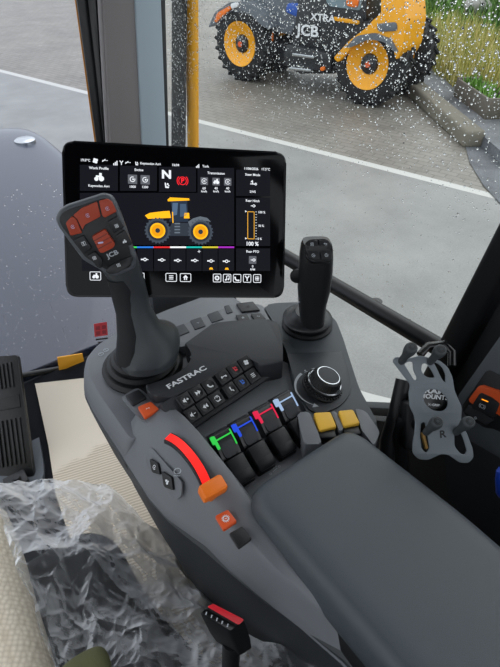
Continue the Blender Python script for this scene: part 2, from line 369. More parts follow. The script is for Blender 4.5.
gl = glass('window glass', (.97, .985, .98)); glf = glass('windscreen glass', (.96, .97, 1))
WF = frame((0, 1.135, -.965), (1, 0, 0), (0, .06, 1))
mb = MB(); mb.prism([(-.7, 0), (.42, 0), (.42, 1.15), (-.7, 1.15)], .005, 0, WF); mb.build('window_1', glf, kind='structure')
SX = .65
mb = MB(); mb.rbox((.005, 1.05, .84), 0, T(SX, .78, -.18)); mb.rbox((.005, .34, .36), 0, T(SX, .5, -.79)); mb.build('window_2', gl, kind='structure')
# rain on the outside of the panes
def water():
    m, N, L, B = newmat('rain water'); B.inputs['Transmission Weight'].default_value = 1; B.inputs['IOR'].default_value = 1.33; B.inputs['Roughness'].default_value = .02; B.inputs['Base Color'].default_value = (1, 1, 1, 1)
    return m
wat = water()
def drop(b, c, n, u, r, st=1.0, seg=7):
    w = n.cross(u); rs = []
    for rad, h in ((1, 0), (.82, .3), (.45, .5)): rs.append([b.verts.new(c+(u*math.cos(6.283*k/seg)+w*st*math.sin(6.283*k/seg))*r*rad+n*h*r) for k in range(seg)])
    t = b.verts.new(c+n*r*.56)
    for a, d in zip(rs, rs[1:]):
        for k in range(seg): b.faces.new((a[k], a[(k+1) % seg], d[(k+1) % seg], d[k]))
    for k in range(seg): b.faces.new((rs[-1][k], rs[-1][(k+1) % seg], t))
    b.faces.new(rs[0][::-1])
rr = random.Random(11); mb = MB(); b = bmesh.new(); n = V((1, 0, 0)); u = V((0, 1, 0))
cnt = 0
while cnt < 11000:
    y = rr.uniform(.3, 1.27); z = rr.uniform(-.58, .06)
    dens = .07+.93*max(0, min(1, (z+.40)/.26))**1.4
    if rr.random() > dens: continue
    r = rr.choice((.0006, .0007, .0008, .001, .0012, .0017)) if z > -.3 else rr.choice((.0006, .0008, .001, .0014))
    drop(b, V((SX+.0025, y, z)), n, u, r, rr.uniform(.9, 1.25)); cnt += 1
cnt = 0
while cnt < 900:
    y = rr.uniform(1.16, 1.30); z = rr.uniform(-.58, -.08)
    drop(b, V((SX+.0025, y, z)), n, u, rr.choice((.0007, .001, .0013, .0018)), 1.1); cnt += 1
mb.add(b); mb.build('raindrops', wat, thing=('raindrops speckling the outside of the side window', 'raindrops'), kind='stuff', sharp=180)
mb = MB(); b = bmesh.new(); n = -WF.col[2].to_3d(); n = n if n.y > 0 else -n
for k in range(1300):
    q = WF @ V((rr.uniform(-.45, .35), rr.uniform(.02, .5)**1.0, 0)); drop(b, q+n*.0055, n, V((1, 0, 0)), rr.choice((.0008, .001, .0013, .0018)), rr.uniform(1, 1.6))
for k in range(14):
    x0 = rr.uniform(-.4, .3); z0 = rr.uniform(.1, .35); h = rr.uniform(.03, .12); p = WF @ V((x0, z0-h/2, 0)); drop(b, p+n*.0055, n, V((1, 0, 0)), .0006, h/.0024)
mb.add(b); mb.build('raindrops_and_runs', wat, thing=('fine raindrops and trickles on the front windscreen over the bonnet', 'raindrops'), kind='stuff', sharp=180)

# corner pillar: strips fitted to the pillar line at 1.15 m ahead
def strip(xt0, xt1, xb0, xb1, mat, name, y0=1.15, d=.05, bev=.004, ya=0, yb=140, ylo=420, yhi=-60):
    def at(x0, x1, yy): return x0+(x1-x0)*(yy-ya)/(yb-ya)
    P = [PY(at(xt0, xb0, yy), yy, y0) for yy in (yhi, ylo)]+[PY(at(xt1, xb1, yy), yy, y0) for yy in (ylo, yhi)]
    b = bmesh.new(); f = [b.verts.new(p) for p in P]; bk = [b.verts.new(p+V((0, d, 0))) for p in P]
    b.faces.new(f); b.faces.new(bk[::-1])
    for i in range(4): b.faces.new((f[i-1], bk[i-1], bk[i], f[i]))
    bmesh.ops.recalc_face_normals(b, faces=b.faces[:])
    if bev: bmesh.ops.bevel(b, geom=b.edges[:], offset=bev, segments=2, profile=.5, affect='EDGES')
    k = MB(); k.add(b); return k.build(name, mat, kind='structure')
strip(75, 77.5, 94.5, 97, plastic('amber seal reflection', (196, 128, 40), .35), 'trim_2', 1.16, .003, .0008)  # gold reflection along the seal, put in as a thin amber strip
strip(77, 90, 96.5, 106, sealm, 'trim_3', 1.15, .006, .002)
strip(88, 101, 104, 112, M['gloss'], 'trim_4', 1.14, .012)
strip(98, 104, 106, 112, plastic('pillar edge grey', (150, 146, 148), .5), 'trim_5', 1.132, .006, .002)
strip(103, 137, 110, 144, plastic('taupe pillar trim', (122, 117, 117), .6, .2, 900), 'trim_6', 1.125, .012, .004)
strip(135, 162, 142, 167, plastic('blue grey pillar trim', (160, 174, 184), .55, .2, 900), 'trim_7', 1.12, .07, .006)
strip(160.5, 165.5, 165, 169, sealm, 'trim_8', 1.14, .08, .002)
# speckled black band printed along the glass edge
mb = MB(); q0, q1 = PX(166, -60, SX), PX(181.5, -60, SX); q2, q3 = PX(168, 330, SX), PX(180, 330, SX)
mb.prism([(q0.y, q0.z), (q1.y, q1.z), (q3.y, q3.z), (q2.y, q2.z)], .0015, 0, Matrix(((0, 0, 1, SX+.014), (1, 0, 0, 0), (0, 1, 0, 0), (0, 0, 0, 1)))); mb.build('trim_9', plastic('glass edge print', (40, 38, 38), .6), kind='structure')
# yellow handrail outside
t0, t1 = PY(191, -70, 1.2), PY(195, 330, 1.2)
mb = MB(); d = (t1-t0); mb.tube([t0, t0+d*.5, t1], .0155, 16); mb.build('trim_10', plastic('yellow handrail', (238, 168, 24), .35), kind='structure')
# black sill rail and rear post
ra, rb = PX(284, 256, .645), PX(447, 352, .645); dr = (ra-rb).normalized()
mb = MB(); mb.tube([rb-dr*.02, (ra+rb)/2, ra+dr*.35], .0165, 18); mb.build('trim_11', plastic('black tube rail', (12, 13, 15), .38, spec=.35), kind='structure')
mb = MB(); mb.tube([rb-dr*.02+V((.045, 0, -.034)), ra+dr*.35+V((.045, 0, -.034))], .011, 12); mb.build('trim_12', plastic('yellow lower rail', (226, 166, 34), .4), kind='structure')
mb = MB(); c = PX(371, 289, .65); mb.lathe([(.0001, -.012), (.008, -.012), (.011, 0), (.011, .01)], 14, T(*PX(376, 305, .665))); mb.build('trim_13', sealm, kind='structure')
pa, pb = PX(452, 356, .64), PX(520, 232, .64); dp = (pb-pa).normalized(); cr = V((1, 0, 0)); w = dp.cross(cr)
mb = MB(); mb.loft([sel(pa-dp*.1, cr*.03, w*.022, 5), sel(pa+dp*.25, cr*.03, w*.022, 5), sel(pa+dp*.6, cr*.03, w*.022, 5)]); mb.build('trim_14', plastic('black rear post', (16, 17, 19), .4, spec=.35), kind='structure')
# lower window bar and lower wall to the right
lb0, lb1 = PX(318, 405, .645), PX(430, 412, .645)
mb = MB(); fr = frame((lb0+lb1)/2, lb1-lb0, (1, 0, 0)); mb.rbox(((lb1-lb0).length+.5, .03, .022), .006, fr); mb.build('trim_15', plastic('dark lower bar', (52, 56, 60), .5), kind='structure')
mb = MB(); mb.prism([(-.8, -1.06), (1.15, -1.06), (1.15, -1.0), (.56, -.96), (.34, -.79), (.3, -.66), (.3, -.4), (-.8, -.4)], .03, 0, Matrix(((0, 0, 1, SX-.005), (1, 0, 0, 0), (0, 1, 0, 0), (0, 0, 0, 1)))); mb.build('wall_right', plastic('dark side wall', (38, 40, 43), .6, .3, 900), kind='structure')
mb = MB(); a_, b_ = PX(462, 345, .66), PX(485, 358, .66); fr = frame((a_+b_)/2, b_-a_, (1, 0, 0)); mb.rbox(((b_-a_).length+.03, .02, .012), .003, fr); mb.build('trim_16', plastic('dull blue sill strip', (116, 126, 140), .4), kind='structure')

# bonnet seen through the windscreen
bon = thing('tractor_bonnet', 'blue grey rain-wet tractor bonnet seen through the windscreen', 'bonnet', (.1, 2.1, -1.2))
bm_ = plastic('bonnet paint', (52, 57, 72), .3, 0, 1, .5, 0, 0, .3)
rings = []
for y, zt, hw, cx in ((1.15, -.972, .66, .1), (1.153, -.971, .66, .1), (1.18, -.97, .66, .1), (1.6, -.955, .66, .1), (2.2, -.905, .655, .1), (2.7, -.86, .65, .1), (2.98, -.85, .63, .1), (3.12, -.91, .58, .1), (3.16, -1.06, .53, .1)):
    rings.append([V((cx+hw*1.0, y, zt-.6)), V((cx+hw, y, zt-.16)), V((cx+hw*.985, y, zt-.09)), V((cx+hw*.93, y, zt-.035)), V((cx+hw*.8, y, zt-.008)), V((cx+hw*.4, y, zt+.006)), V((cx, y, zt+.01)), V((cx-hw*.4, y, zt+.006)), V((cx-hw*.8, y, zt-.01)), V((cx-hw*.95, y, zt-.05)), V((cx-hw, y, zt-.16)), V((cx-hw, y, zt-.6))])
mb = MB(); mb.loft(rings); mb.build('bonnet_panel', bm_, bon, subs=2)
mb = MB(); q = PZ(25, 141, -.868); mb.lathe([(.0001, .012), (.04, .012), (.05, .006), (.05, -.01)], 24, T(*q)); mb.build('bonnet_badge', M['silver'], bon, 'small round silver cap')
mb = MB(); mb.rbox((.5, 1.6, .5), .05, T(.1, 2.2, -1.75)); mb.rbox((1.5, .3, .3), .05, T(.1, 2.55, -1.98)); mb.build('front_axle', sealm, bon)
for sx in (-.72, .72):
    k = MB(); k.lathe([(.3, -.18), (.5, -.2), (.6, -.15), (.62, 0), (.6, .15), (.5, .2), (.3, .18), (.0001, .1)], 32, T(.1+sx, 2.55, -1.98) @ RY(90)); k.build('front_wheel', plastic('front tyre', (38, 39, 41), .8), bon)
# yellow tag on the seal and red sticker on the glass
mb = MB(); q = [PY(x, y, 1.118) for x, y in ((57, 357), (82, 353), (84.5, 364), (59, 369.5))]; fr = frame(q[3], q[2]-q[3], q[0]-q[3]); i_ = fr.inverted(); mb.prism([(v.x, v.y) for v in (i_ @ p for p in q)], .004, .001, fr); mb.build('tag', plastic('amber tape', (232, 164, 36), .5), thing=('amber tape tag folded over the black windscreen seal', 'tag'))
st = thing('warning_sticker', 'small red sticker low on the windscreen above the amber tag', 'sticker', PY(100, 335, 1.128))
fr = frame(WF @ V((0, 0, 0)), (1, 0, 0), (0, .06, 1)); 
def wf(x, y): return loc(WF, x, y)
NF = WF if WF.col[2].y < 0 else WF @ RY(180)
o_ = WF.col[2].to_3d(); sgn = .0062 if o_.y > 0 else -.0005
def wq(pts, mat, name, lab=None, z=0.0):
    k = MB(); k.prism([wf(*p) for p in pts], .0006, 0, WF, z=z); return k.build(name, mat, st, lab)
zz = -.0008 if o_.y > 0 else .0052
wq([(93, 323), (106, 321), (107, 334), (94, 336)], plastic('sticker red', (196, 60, 70), .5), 'sticker_square', None, zz)
for x0, y0 in ((95, 325.5), (101, 324.6), (95.3, 330.5), (101.3, 329.6)): wq([(x0, y0), (x0+4, y0-.6), (x0+4.2, y0+3), (x0+.2, y0+3.6)], plastic('sticker dark red', (140, 44, 56), .5), 'sticker_glyph', None, zz+.0006)
wq([(95, 338), (107, 336.5), (107, 338), (95, 339.5)], sealm, 'sticker_line', None, zz); wq([(97, 341), (105, 340), (105, 341.2), (97, 342.2)], sealm, 'sticker_line', None, zz)

# pedal
ped = thing('foot_pedal', 'black ribbed foot pedal hinged on a grey base at the left of the floor', 'pedal', PZ(20, 480, -1.03))
c0, c1, c2, c3 = PD(-12, 357, 1.245), PD(18, 355, 1.245), PD(34, 476, 1.2), PD(-6, 484, 1.2)
fr = frame(c3, c2-c3, c0-c3); i_ = fr.inverted(); q = [((i_ @ p).x, (i_ @ p).y) for p in (c3, c2, c1, c0)]
mb = MB(); mb.prism(rpoly(q, .006), .012, .003, fr, z=-.012, both=True)
Wd, Hh = (c2-c3).length, (c0-c3).length
for k in range(7):
    u = .012+k*(Wd-.024)/6; mb.rbox((.005, Hh*.36, .005), .0015, fr @ T(u*.9+.004, Hh*.29, .002)); mb.rbox((.005, Hh*.2, .005), .0015, fr @ T(u*.82+.006, Hh*.82, .002))
mb.rbox((Wd*.86, Hh*.1, .003), .001, fr @ T(Wd*.47, Hh*.6, .001))
mb.build('pedal_plate', M['black'], ped)
mb = MB(); q = [PZ(x, y, -1.045) for x, y in ((-30, 495), (30, 496), (44, 484), (45, 470), (37, 420), (30, 405), (-30, 405))]; mb.prism(rpoly([(p.x, p.y) for p in q], .03), .014, .005, T(0, 0, -1.049)); mb.build('pedal_base', plastic('grey base plate', (82, 88, 96), .5, .2, 900), ped)
mb = MB(); p = PZ(17, 483, -1.02); mb.rbox((.05, .04, .03), .004, T(p.x, p.y, -1.02)); mb.lathe([(.0001, .012), (.008, .012), (.009, .004), (.009, 0)], 12, T(p.x+.004, p.y-.005, -1.005)); mb.build('hinge_bracket', M['black'], ped)
mb = MB(); mb.tube([PD(10, 420, 1.235), PD(12, 430, 1.26), PZ(12, 440, -1.03)], .012, 8); mb.build('pedal_arm', M['black'], ped)

# protective card on the floor
def cardm():
    m, N, L, B = newmat('beige card'); tc = N.new('ShaderNodeTexCoord'); B.inputs['Roughness'].default_value = .85
    wv = N.new('ShaderNodeTexWave'); wv.inputs['Scale'].default_value = 42; wv.inputs['Distortion'].default_value = 1.2; wv.bands_direction = 'Y'; mp = N.new('ShaderNodeMapping'); mp.inputs['Rotation'].default_value[2] = .25
    L.new(tc.outputs['Object'], mp.inputs['Vector']); L.new(mp.outputs['Vector'], wv.inputs['Vector'])
    nz = N.new('ShaderNodeTexNoise'); nz.inputs['Scale'].default_value = 7; nz.inputs['Detail'].default_value = 6; L.new(tc.outputs['Object'], nz.inputs['Vector'])
    sp = N.new('ShaderNodeSeparateXYZ'); L.new(tc.outputs['Object'], sp.inputs[0])
    # the torn lower part shows the corrugation
    a = N.new('ShaderNodeMath'); a.operation = 'MULTIPLY_ADD'; L.new(nz.outputs['Fac'], a.inputs[0]); a.inputs[1].default_value = .3; L.new(sp.outputs['Y'], a.inputs[2])
    mr = N.new('ShaderNodeMapRange'); mr.inputs['From Min'].default_value = .39; mr.inputs['From Max'].default_value = .41; mr.inputs['To Min'].default_value = 1; mr.inputs['To Max'].default_value = 0; L.new(a.outputs[0], mr.inputs['Value'])
    ml = N.new('ShaderNodeMath'); ml.operation = 'MULTIPLY'; L.new(wv.outputs['Fac'], ml.inputs[0]); L.new(mr.outputs['Result'], ml.inputs[1])
    mx = N.new('ShaderNodeMix'); mx.data_type = 'RGBA'; mx.inputs['A'].default_value = lin((226, 216, 200)); mx.inputs['B'].default_value = lin((186, 172, 152)); L.new(ml.outputs[0], mx.inputs['Factor']); L.new(mx.outputs['Result'], B.inputs['Base Color'])
    bp = N.new('ShaderNodeBump'); bp.inputs['Strength'].default_value = .2; bp.inputs['Distance'].default_value = .003; L.new(ml.outputs[0], bp.inputs['Height']); L.new(bp.outputs['Normal'], B.inputs['Normal'])
    return m
RAMP = frame((0, .95, -1.047), (1, 0, 0), (0, .18, .085)); rp_ = lambda x, y: PPL(x, y, RAMP.translation, RAMP.col[2].to_3d())
top = [rp_(35, 384), rp_(89, 378)]; fold = [PZ(46, 439, -1.047), PZ(120, 415, -1.047)]
low = [PZ(56, 500, -1.047), PZ(96, 660, -1.047), PZ(345, 700, -1.047), PZ(300, 560, -1.047)]
e_ = V((0, 0, .004)); mb = MB(); b = bmesh.new()
pl = [top[0], top[1], rp_(140, 372), PZ(200, 420, -1.047), PZ(330, 580, -1.047), PZ(380, 700, -1.047), PZ(96, 700, -1.047), PZ(56, 490, -1.047), PZ(46, 441, -1.047)]
f_ = [V((x, .95, -1.047)) for x in (PZ(46, 441, -1.047).x, PZ(200, 420, -1.047).x)]
up_ = [f_[0], f_[1], V((f_[1].x, top[1].y, top[1].z)), top[1], top[0]]
lo_ = [f_[0], V((PZ(56, 495, -1.047).x, PZ(56, 495, -1.047).y, -1.047)), V((PZ(70, 600, -1.047).x, .2, -1.047)), V((.5, .1, -1.047)), V((.5, .95, -1.047)), f_[1]]
vs = {}
def vv(p): 
    k = tuple(round(c, 5) for c in p); 
    if k not in vs: vs[k] = b.verts.new(p)
    return vs[k]
b.faces.new([vv(p) for p in up_]); b.faces.new([vv(p) for p in lo_]); bmesh.ops.recalc_face_normals(b, faces=b.faces[:])
if b.faces[0].normal.z < 0: bmesh.ops.reverse_faces(b, faces=b.faces[:])
bmesh.ops.solidify(b, geom=b.faces[:], thickness=-.004); mb.add(b)
mb.build('floor_card', cardm(), thing=('torn beige corrugated card laid on the black floor mat', 'cardboard'))
# cab dash remnant behind the screen
dsh = MB(); q = PD(215, 312, .98); dsh.rbox((.22, .05, .06), .012, T(.42, .78, -.6)); dsh.rbox((.05, .03, .3), .008, T(.40, .80, -.75)); dsh.build('trim_17', M['dgrey'], kind='structure')
# ================= armrest console =================
con = thing('control_console', 'grey moulded control console with keypad, coloured paddles and orange lever beside the seat', 'control console', (.25, .3, -1.0))
# --- shell: left rail swept front to back, deck, pod ---
def rail(Y, dx=0, dz=0, hump=0):
    P = [(.215, -.80), (.138, -.66), (.112, -.605), (.1065, -.588), (.112, -.573), (.131, -.543), (.140, -.5335), (.150, -.5285+hump*.4), (.166, -.526+hump), (.178, -.524+hump), (.187, -.526+hump*.9), (.192, -.533+hump*.5), (.197, -.565), (.21, -.80)]
    e = taper(Y); wts = (1, 1, 1, 1, 1, .7, .5, .35, .2); xs = [x+dx+(e*wts[k] if k < 9 else 0) for k, (x, z) in enumerate(P)]
    for k in range(4, 13): xs[k] = max(xs[k], xs[k-1]+.0015)
    xs[13] = max(xs[13], xs[12]+.01)
    return [V((x, Y, z+dz)) for x, (_, z) in zip(xs, P)]
def taper(Y):                              # the outer wall draws in towards the rear
    t = [(-.45, .10), (.05, .085), (.09, .078), (.14, .062), (.19, .044), (.235, .032), (.275, .022), (.305, .013), (.335, .005), (.37, 0), (1, 0)]
    for (a, p), (b, q) in zip(t, t[1:]):
        if a <= Y <= b: return p+(q-p)*(Y-a)/(b-a)
    return 0
mb = MB(); st = []
for Y, dx, dz, h in ((-.45, 0, -.045, 0), (.05, 0, -.03, 0), (.09, 0, -.022, 0), (.14, 0, -.010, 0), (.19, 0, -.002, 0), (.235, 0, 0, 0), (.275, .004, -.002, .004), (.305, .002, 0, .015), (.335, 0, 0, .022), (.37, 0, 0, .022), (.405, 0, 0, .016), (.43, 0, 0, .006), (.45, 0, 0, .001), (.47, .004, -.004, 0), (.50, .03, -.03, 0)):
    st.append(rail(Y, dx, dz, h))
mb.loft(st)
# front corner that wraps round the first joystick
def deck_px(px, z): return [(p.x, p.y) for p in (PZ(x, y, z) for x, y in px)]
front = [(.107, .44), (.106, .56), (.11, .605), (.126, .645), (.158, .668), (.21, .68), (.30, .685), (.40, .68), (.43, .66), (.437, .62), (.425, .57), (.405, .49), (.39, .42), (.385, .30), (.385, .2), (.25, .2), (.2, .3), (.195, .44)]
front = rpoly(front, .012, 3)
if sum(front[i-1][0]*front[i][1]-front[i-1][1]*front[i][0] for i in range(len(front))) < 0: front = front[::-1]
mb.loft([[V((x, y, -.80)) for x, y in inset(front, .04)], [V((x, y, -.66)) for x, y in inset(front, .018)], [V((x, y, -.605)) for x, y in inset(front, .004)], [V((x, y, -.588)) for x, y in front], [V((x, y, -.572)) for x, y in inset(front, .003)], [V((x, y, -.553)) for x, y in inset(front, .009)], [V((x, y, -.5485)) for x, y in inset(front, .014)]])
# raised plate round the far side of the deck carrying the small keys
far = deck_px([(150, 335), (165, 331), (200, 318.5), (236, 303.5), (262, 304.5), (270, 317), (282, 335), (279, 346), (250, 330), (200, 345), (176, 347)], -.533)
mb.prism(rpoly(far, .006, 3), .016, .004, T(0, 0, -.549), 3)
# apron between rail and keypad, under the paddles
apr = [(.185, .45), (.185, .25), (.35, .25), (.385, .3), (.40, .40), (.38, .46)]
mb.prism(rpoly(apr, .01), .05, .004, T(0, 0, -.598))
con_shell = mb.build('console_shell', M['grey'], con)
# print at the boot corner
mb = MB(); ft = lambda x, y, z, a=0: T(*PZ(x, y, z)) @ RZ(a)
for x, y in ((101, 354), (106, 350)): mb.ring((0, 0), .0034, .0045, ft(x, y, -.5475, 60), n=14); mb.rect((0, 0), .001, .008, ft(x, y, -.5475, 20))
mb.build('corner_print', M['pale'], con)
# --- lower dark side panel ---
mb = MB()
def sec(Y):
    x = .1075+taper(Y); return [V((x+.06, Y, -1.0)), V((x+.03, Y, -.84)), V((x+.010, Y, -.70)), V((x+.0015, Y, -.625)), V((x, Y, -.598)), V((x+.006, Y, -.592)), V((.26, Y, -.61)), V((.3, Y, -1.0))]
mb.loft([sec(Y) for Y in (-.45, .05, .09, .14, .19, .235, .275, .305, .335, .37, .42, .475)])
mb.loft([[V((x, y, z)) for x, y in inset(front, d)] for d, z in ((.05, -.9), (.03, -.8), (.012, -.70), (.002, -.625), (-.0012, -.598), (.004, -.592))])
mb.build('lower_side_panel', plastic('lower panel dark', (44, 47, 51), .5, .3, 1400, .4), con, 'darker lower side panel')
mb = MB(); mb.rbox((.17, .5, .09), .01, T(.29, .35, -1.005)); mb.build('mounting_foot', M['black'], con)

# --- keypad housing ---
ZK = -.512
hp = [(145, 384), (160, 381), (176, 374), (187, 366), (192, 357), (190, 350), (184, 343), (197, 335), (213, 323), (230, 321), (266, 318.5), (279, 323), (282, 335), (283, 352), (283, 361), (259, 366), (249, 356), (174, 397), (155, 396), (148, 392)]
mb = MB(); po = deck_px(hp, ZK); mb.prism(rpoly(po, .004, 3), .045, .005, T(0, 0, ZK-.045), 3)
ktl, ktr, kbr, kbl = PZ(174, 398.5, -.510), PZ(248, 355, -.510), PZ(261, 379, -.5335), PZ(190, 426, -.5335)
KF = frame(kbl, kbr-kbl, ktl-kbl); kw = ((kbr-kbl).length+(ktr-ktl).length)/2; kh = (KF.inverted() @ ktl).y; kx0 = (KF.inverted() @ ktl).x
e = KF.inverted() @ PZ(285, 366, -.52)
mb.prism([(-.02, -.006), (kw+.02, -.006), (kw+.016, kh+.004), (-.016, kh+.004)], .03, .004, KF @ T(0, 0, -.034))
hous = mb.build('keypad_housing', M['panel'], con)
mb = MB(); a, b_ = PZ(167, 388, ZK), PZ(206, 367.5, ZK); fr = frame((a+b_)/2+V((0, 0, .0006)), b_-a, V((0, 1, 0))); mb.text('FASTRAC', fr, h=.0092, bold=.03, sx=1.25); mb.build('lettering', M['white'], con, 'white raised lettering')
# icons drawn in a unit square
def icon(k, name, fr, s=1.0):
    m = fr @ Matrix.Diagonal((s, s, 1, 1))
    L = lambda *p, w=.14: k.line(p[:2], p[2:], w, m)
    if name == 'fwd': k.flat([(-.5, -.4), (0, 0), (-.5, .4)], m); k.flat([(0, -.4), (.5, 0), (0, .4)], m)
    elif name == 'back': k.flat([(.5, -.4), (.5, .4), (0, 0)], m); k.flat([(0, -.4), (0, .4), (-.5, 0)], m)
    elif name in ('volup', 'voldn'):
        k.flat([(-.5, -.2), (-.25, -.2), (0, -.45), (0, .45), (-.25, .2), (-.5, .2)], m); L(.2, 0, .6, 0)
        if name == 'volup': L(.4, -.2, .4, .2)
    elif name == 'phone': k.ring((.1, .1), .38, .62, m, 180, 290, 10); k.disc((-.4, .15), .16, m); k.disc((.3, -.4), .16, m)
    elif name == 'fan': [k.ring((.28*math.cos(a), .28*math.sin(a)), 0, .26, m, n=8) for a in (.5, 2.1, 3.7, 5.2)]
    elif name == 'seat': k.flat([(-.3, .5), (-.1, .5), (0, -.1), (.4, -.1), (.4, -.35), (-.2, -.35)], m); k.disc((.2, .3), .15, m); L(.2, .2, .45, 0)
    elif name == 'screen': k.ring((0, 0), .4, .52, m, 200, 520, 12); L(0, .1, .3, .5); L(-.3, -.5, .5, -.5)
    elif name == 'key': L(-.5, 0, .45, 0); k.disc((-.45, 0), .2, m); L(.3, 0, .3, -.25); L(.45, 0, .45, -.3)
    elif name == 'person': k.disc((0, .4), .15, m); L(0, .3, 0, -.2, w=.2); L(0, -.2, .35, -.2); L(.35, -.2, .35, -.5)
    elif name == 'home': k.flat([(-.5, 0), (.5, 0), (0, .5)], m); k.rect((-.18, -.22), .2, .45, m); k.rect((.18, -.22), .2, .45, m)
    elif name == 'ret': L(-.4, .1, .4, .1); L(.4, .1, .4, -.3); L(.4, -.3, -.1, -.3); k.flat([(-.5, .1), (-.15, .4), (-.15, -.2)], m)
    elif name == 'list': [L(-.4, y, .4, y) for y in (-.3, 0, .3)]
    elif name == 'gear': k.ring((0, 0), .2, .4, m, n=14); [k.rect((.47*math.cos(a), .47*math.sin(a)), .14, .14, m) for a in [.785*i for i in range(8)]]
    elif name == 'note': L(-.1, -.3, -.1, .4); L(-.1, .4, .4, .5); L(.4, .5, .4, -.2); k.disc((-.25, -.3), .17, m); k.disc((.25, -.2), .17, m)
    elif name == 'wrench': L(-.4, .5, 0, 0, w=.2); L(.4, .5, 0, 0, w=.2); L(0, 0, 0, -.5, w=.2)
    elif name == 'film': k.ring((0, 0), .4, .52, m, 45, 405, 4); L(-.3, 0, .3, 0); L(0, -.4, 0, .4)
    elif name == 'play': k.ring((0, 0), .42, .52, m, n=14); k.flat([(-.15, -.25), (.3, 0), (-.15, .25)], m)
    elif name == 'circ': k.ring((0, 0), .38, .52, m, 60, 380, 14); k.disc((.1, 0), .16, m)
    elif name == 'tractor': k.disc((-.3, -.2), .25, m); k.disc((.3, -.15), .32, m); k.rect((0, .1), .7, .25, m); k.rect((.2, .35), .3, .35, m)
    elif name == 'one': L(0, -.4, 0, .4, w=.2); L(0, .4, -.25, .2); k.ring((0, 0), .6, .72, m, 45, 405, 4)
    elif name == 'sq': k.ring((0, 0), .5, .65, m, 45, 405, 4); k.ring((0, 0), .12, .26, m, n=8)
    elif name == 'hitch': L(-.5, -.2, .4, -.2); k.ring((.45, -.2), .1, .22, m, n=8); L(-.1, -.2, -.1, .4); L(-.1, .4, -.4, .1)
    elif name == 'bars': [k.rect((-.4+.3*i, -.3+.12*i), .2, .4+.24*i, m) for i in range(3)]
    elif name == 'dash': [k.rect((x, .15), .24, .12, m) for x in (-.35, .05, .4)]; L(-.5, -.1, .1, .4)
    elif name == 'cog': k.ring((0, 0), .3, .42, m, n=20); [k.rect((.5*math.cos(a), .5*math.sin(a)), .1, .1, m) for a in [.449*i for i in range(14)]]; k.rect((0, 0), .34, .1, m)
    elif name == 'arc': k.ring((0, 0), .42, .52, m, 20, 330, 16); k.ring((0, 0), .1, .2, m, n=8)
    elif name == 'pto': L(-.4, 0, .1, 0); k.ring((.25, 0), .16, .3, m, n=10); L(.5, -.15, .5, .15)
icons = (('volup', 'fwd', 'phone', 'key', 'seat', 'fan'), ('voldn', 'back', 'screen', 'person', 'seat', 'list'))
red = plastic('red print', (214, 46, 62), .5); blue = plastic('blue print', (52, 112, 214), .5)
for r in range(2):
    for c in range(6):
        cw = (kw-.004)/6; x = kx0*(1-r) + (c+.5)*cw+(.004 if c > 2 else 0); y = kh*(.75-.5*r)
        k = MB(); k.rbox((cw*.93, kh*.47, .006), .0017, KF @ T(x, y, .001), 3); ko = k.build('keypad_key', M['key'], con)
        k = MB(); k.lathe([(.0001, .0003), (cw*.3, .0003), (cw*.34, .0008), (cw*.34, 0)], 18, KF @ T(x, y, .0038)); k.build('key_dish', M['black'], ko)
        k = MB(); icon(k, icons[r][c], KF @ T(x, y, .0049), cw*.38); k.build('key_icon', red if (r, c) == (0, 4) else blue if (r, c) == (1, 4) else M['white'], ko)

# --- small keys on the far plate ---
def plate_key(name, px, z, h, mat, ic=None, s=.004, parent=con, lab=None, bev=.0015):
    P = [PZ(x, y, z) for x, y in px]; cc = sum(P, V())/len(P); fr = frame(cc, P[1]-P[0], P[0]-P[-1]); i_ = fr.inverted()
    k = MB(); k.prism(rpoly([((i_ @ p).x, (i_ @ p).y) for p in P], .002, 3), h, bev, fr, 3, z=-h*.0); o = k.build(name, mat, parent, lab)
    if ic:
        k = MB(); icon(k, ic[0], fr @ T(0, 0, h+.0004), s); k.build('key_icon', ic[1], o)
    return o, fr
zp = -.5335
plate_key('wide_key', [(236, 305), (253, 303), (260, 311.5), (242, 313.5)], zp, .004, M['key'], ('cog', M['panel']), .006)
plate_key('home_key', [(235.5, 316.5), (247, 315.5), (251, 322.5), (239, 324)], zp, .004, M['key'], ('home', M['pale']), .0055)
plate_key('return_key', [(250.5, 315.5), (261, 314.5), (266, 320.5), (255, 322.5)], zp, .004, M['key'], ('ret', M['pale']), .0055)
for q in ([(224, 307), (229, 306), (233, 313), (227, 315)], [(190, 321.5), (201, 318), (206, 327), (195, 331)], [(207, 315.5), (218, 311.5), (224, 320), (212, 324)], [(173, 329), (184, 324.5), (190, 333), (178, 338)], [(150, 324), (158, 321), (162, 326), (153, 329)]):
    plate_key('blank_key', q, zp-.001, .003, M['dgrey'], ('ret', M['pale']) if q[0][0] == 190 else None, .004)

# --- left rail buttons ---
plate_key('square_button', [(125.5, 397), (139, 391), (147, 399), (133, 407)], -.5275, .004, M['key'])
plate_key('orange_button', [(138, 409), (151, 403.5), (159.5, 411), (145, 420)], -.5265, .005, M['orange'], ('key', M['white']), .0045, lab='orange button')
mb = MB(); P = [PZ(x, y, -.5295) for x, y in ((121, 398), (138, 388), (163, 408), (150, 424), (140, 420))]; mb.prism(rpoly([(p.x, p.y) for p in P], .006), .003, .0015, T(0, 0, -.5303)); mb.build('button_surround', M['grey'], con)
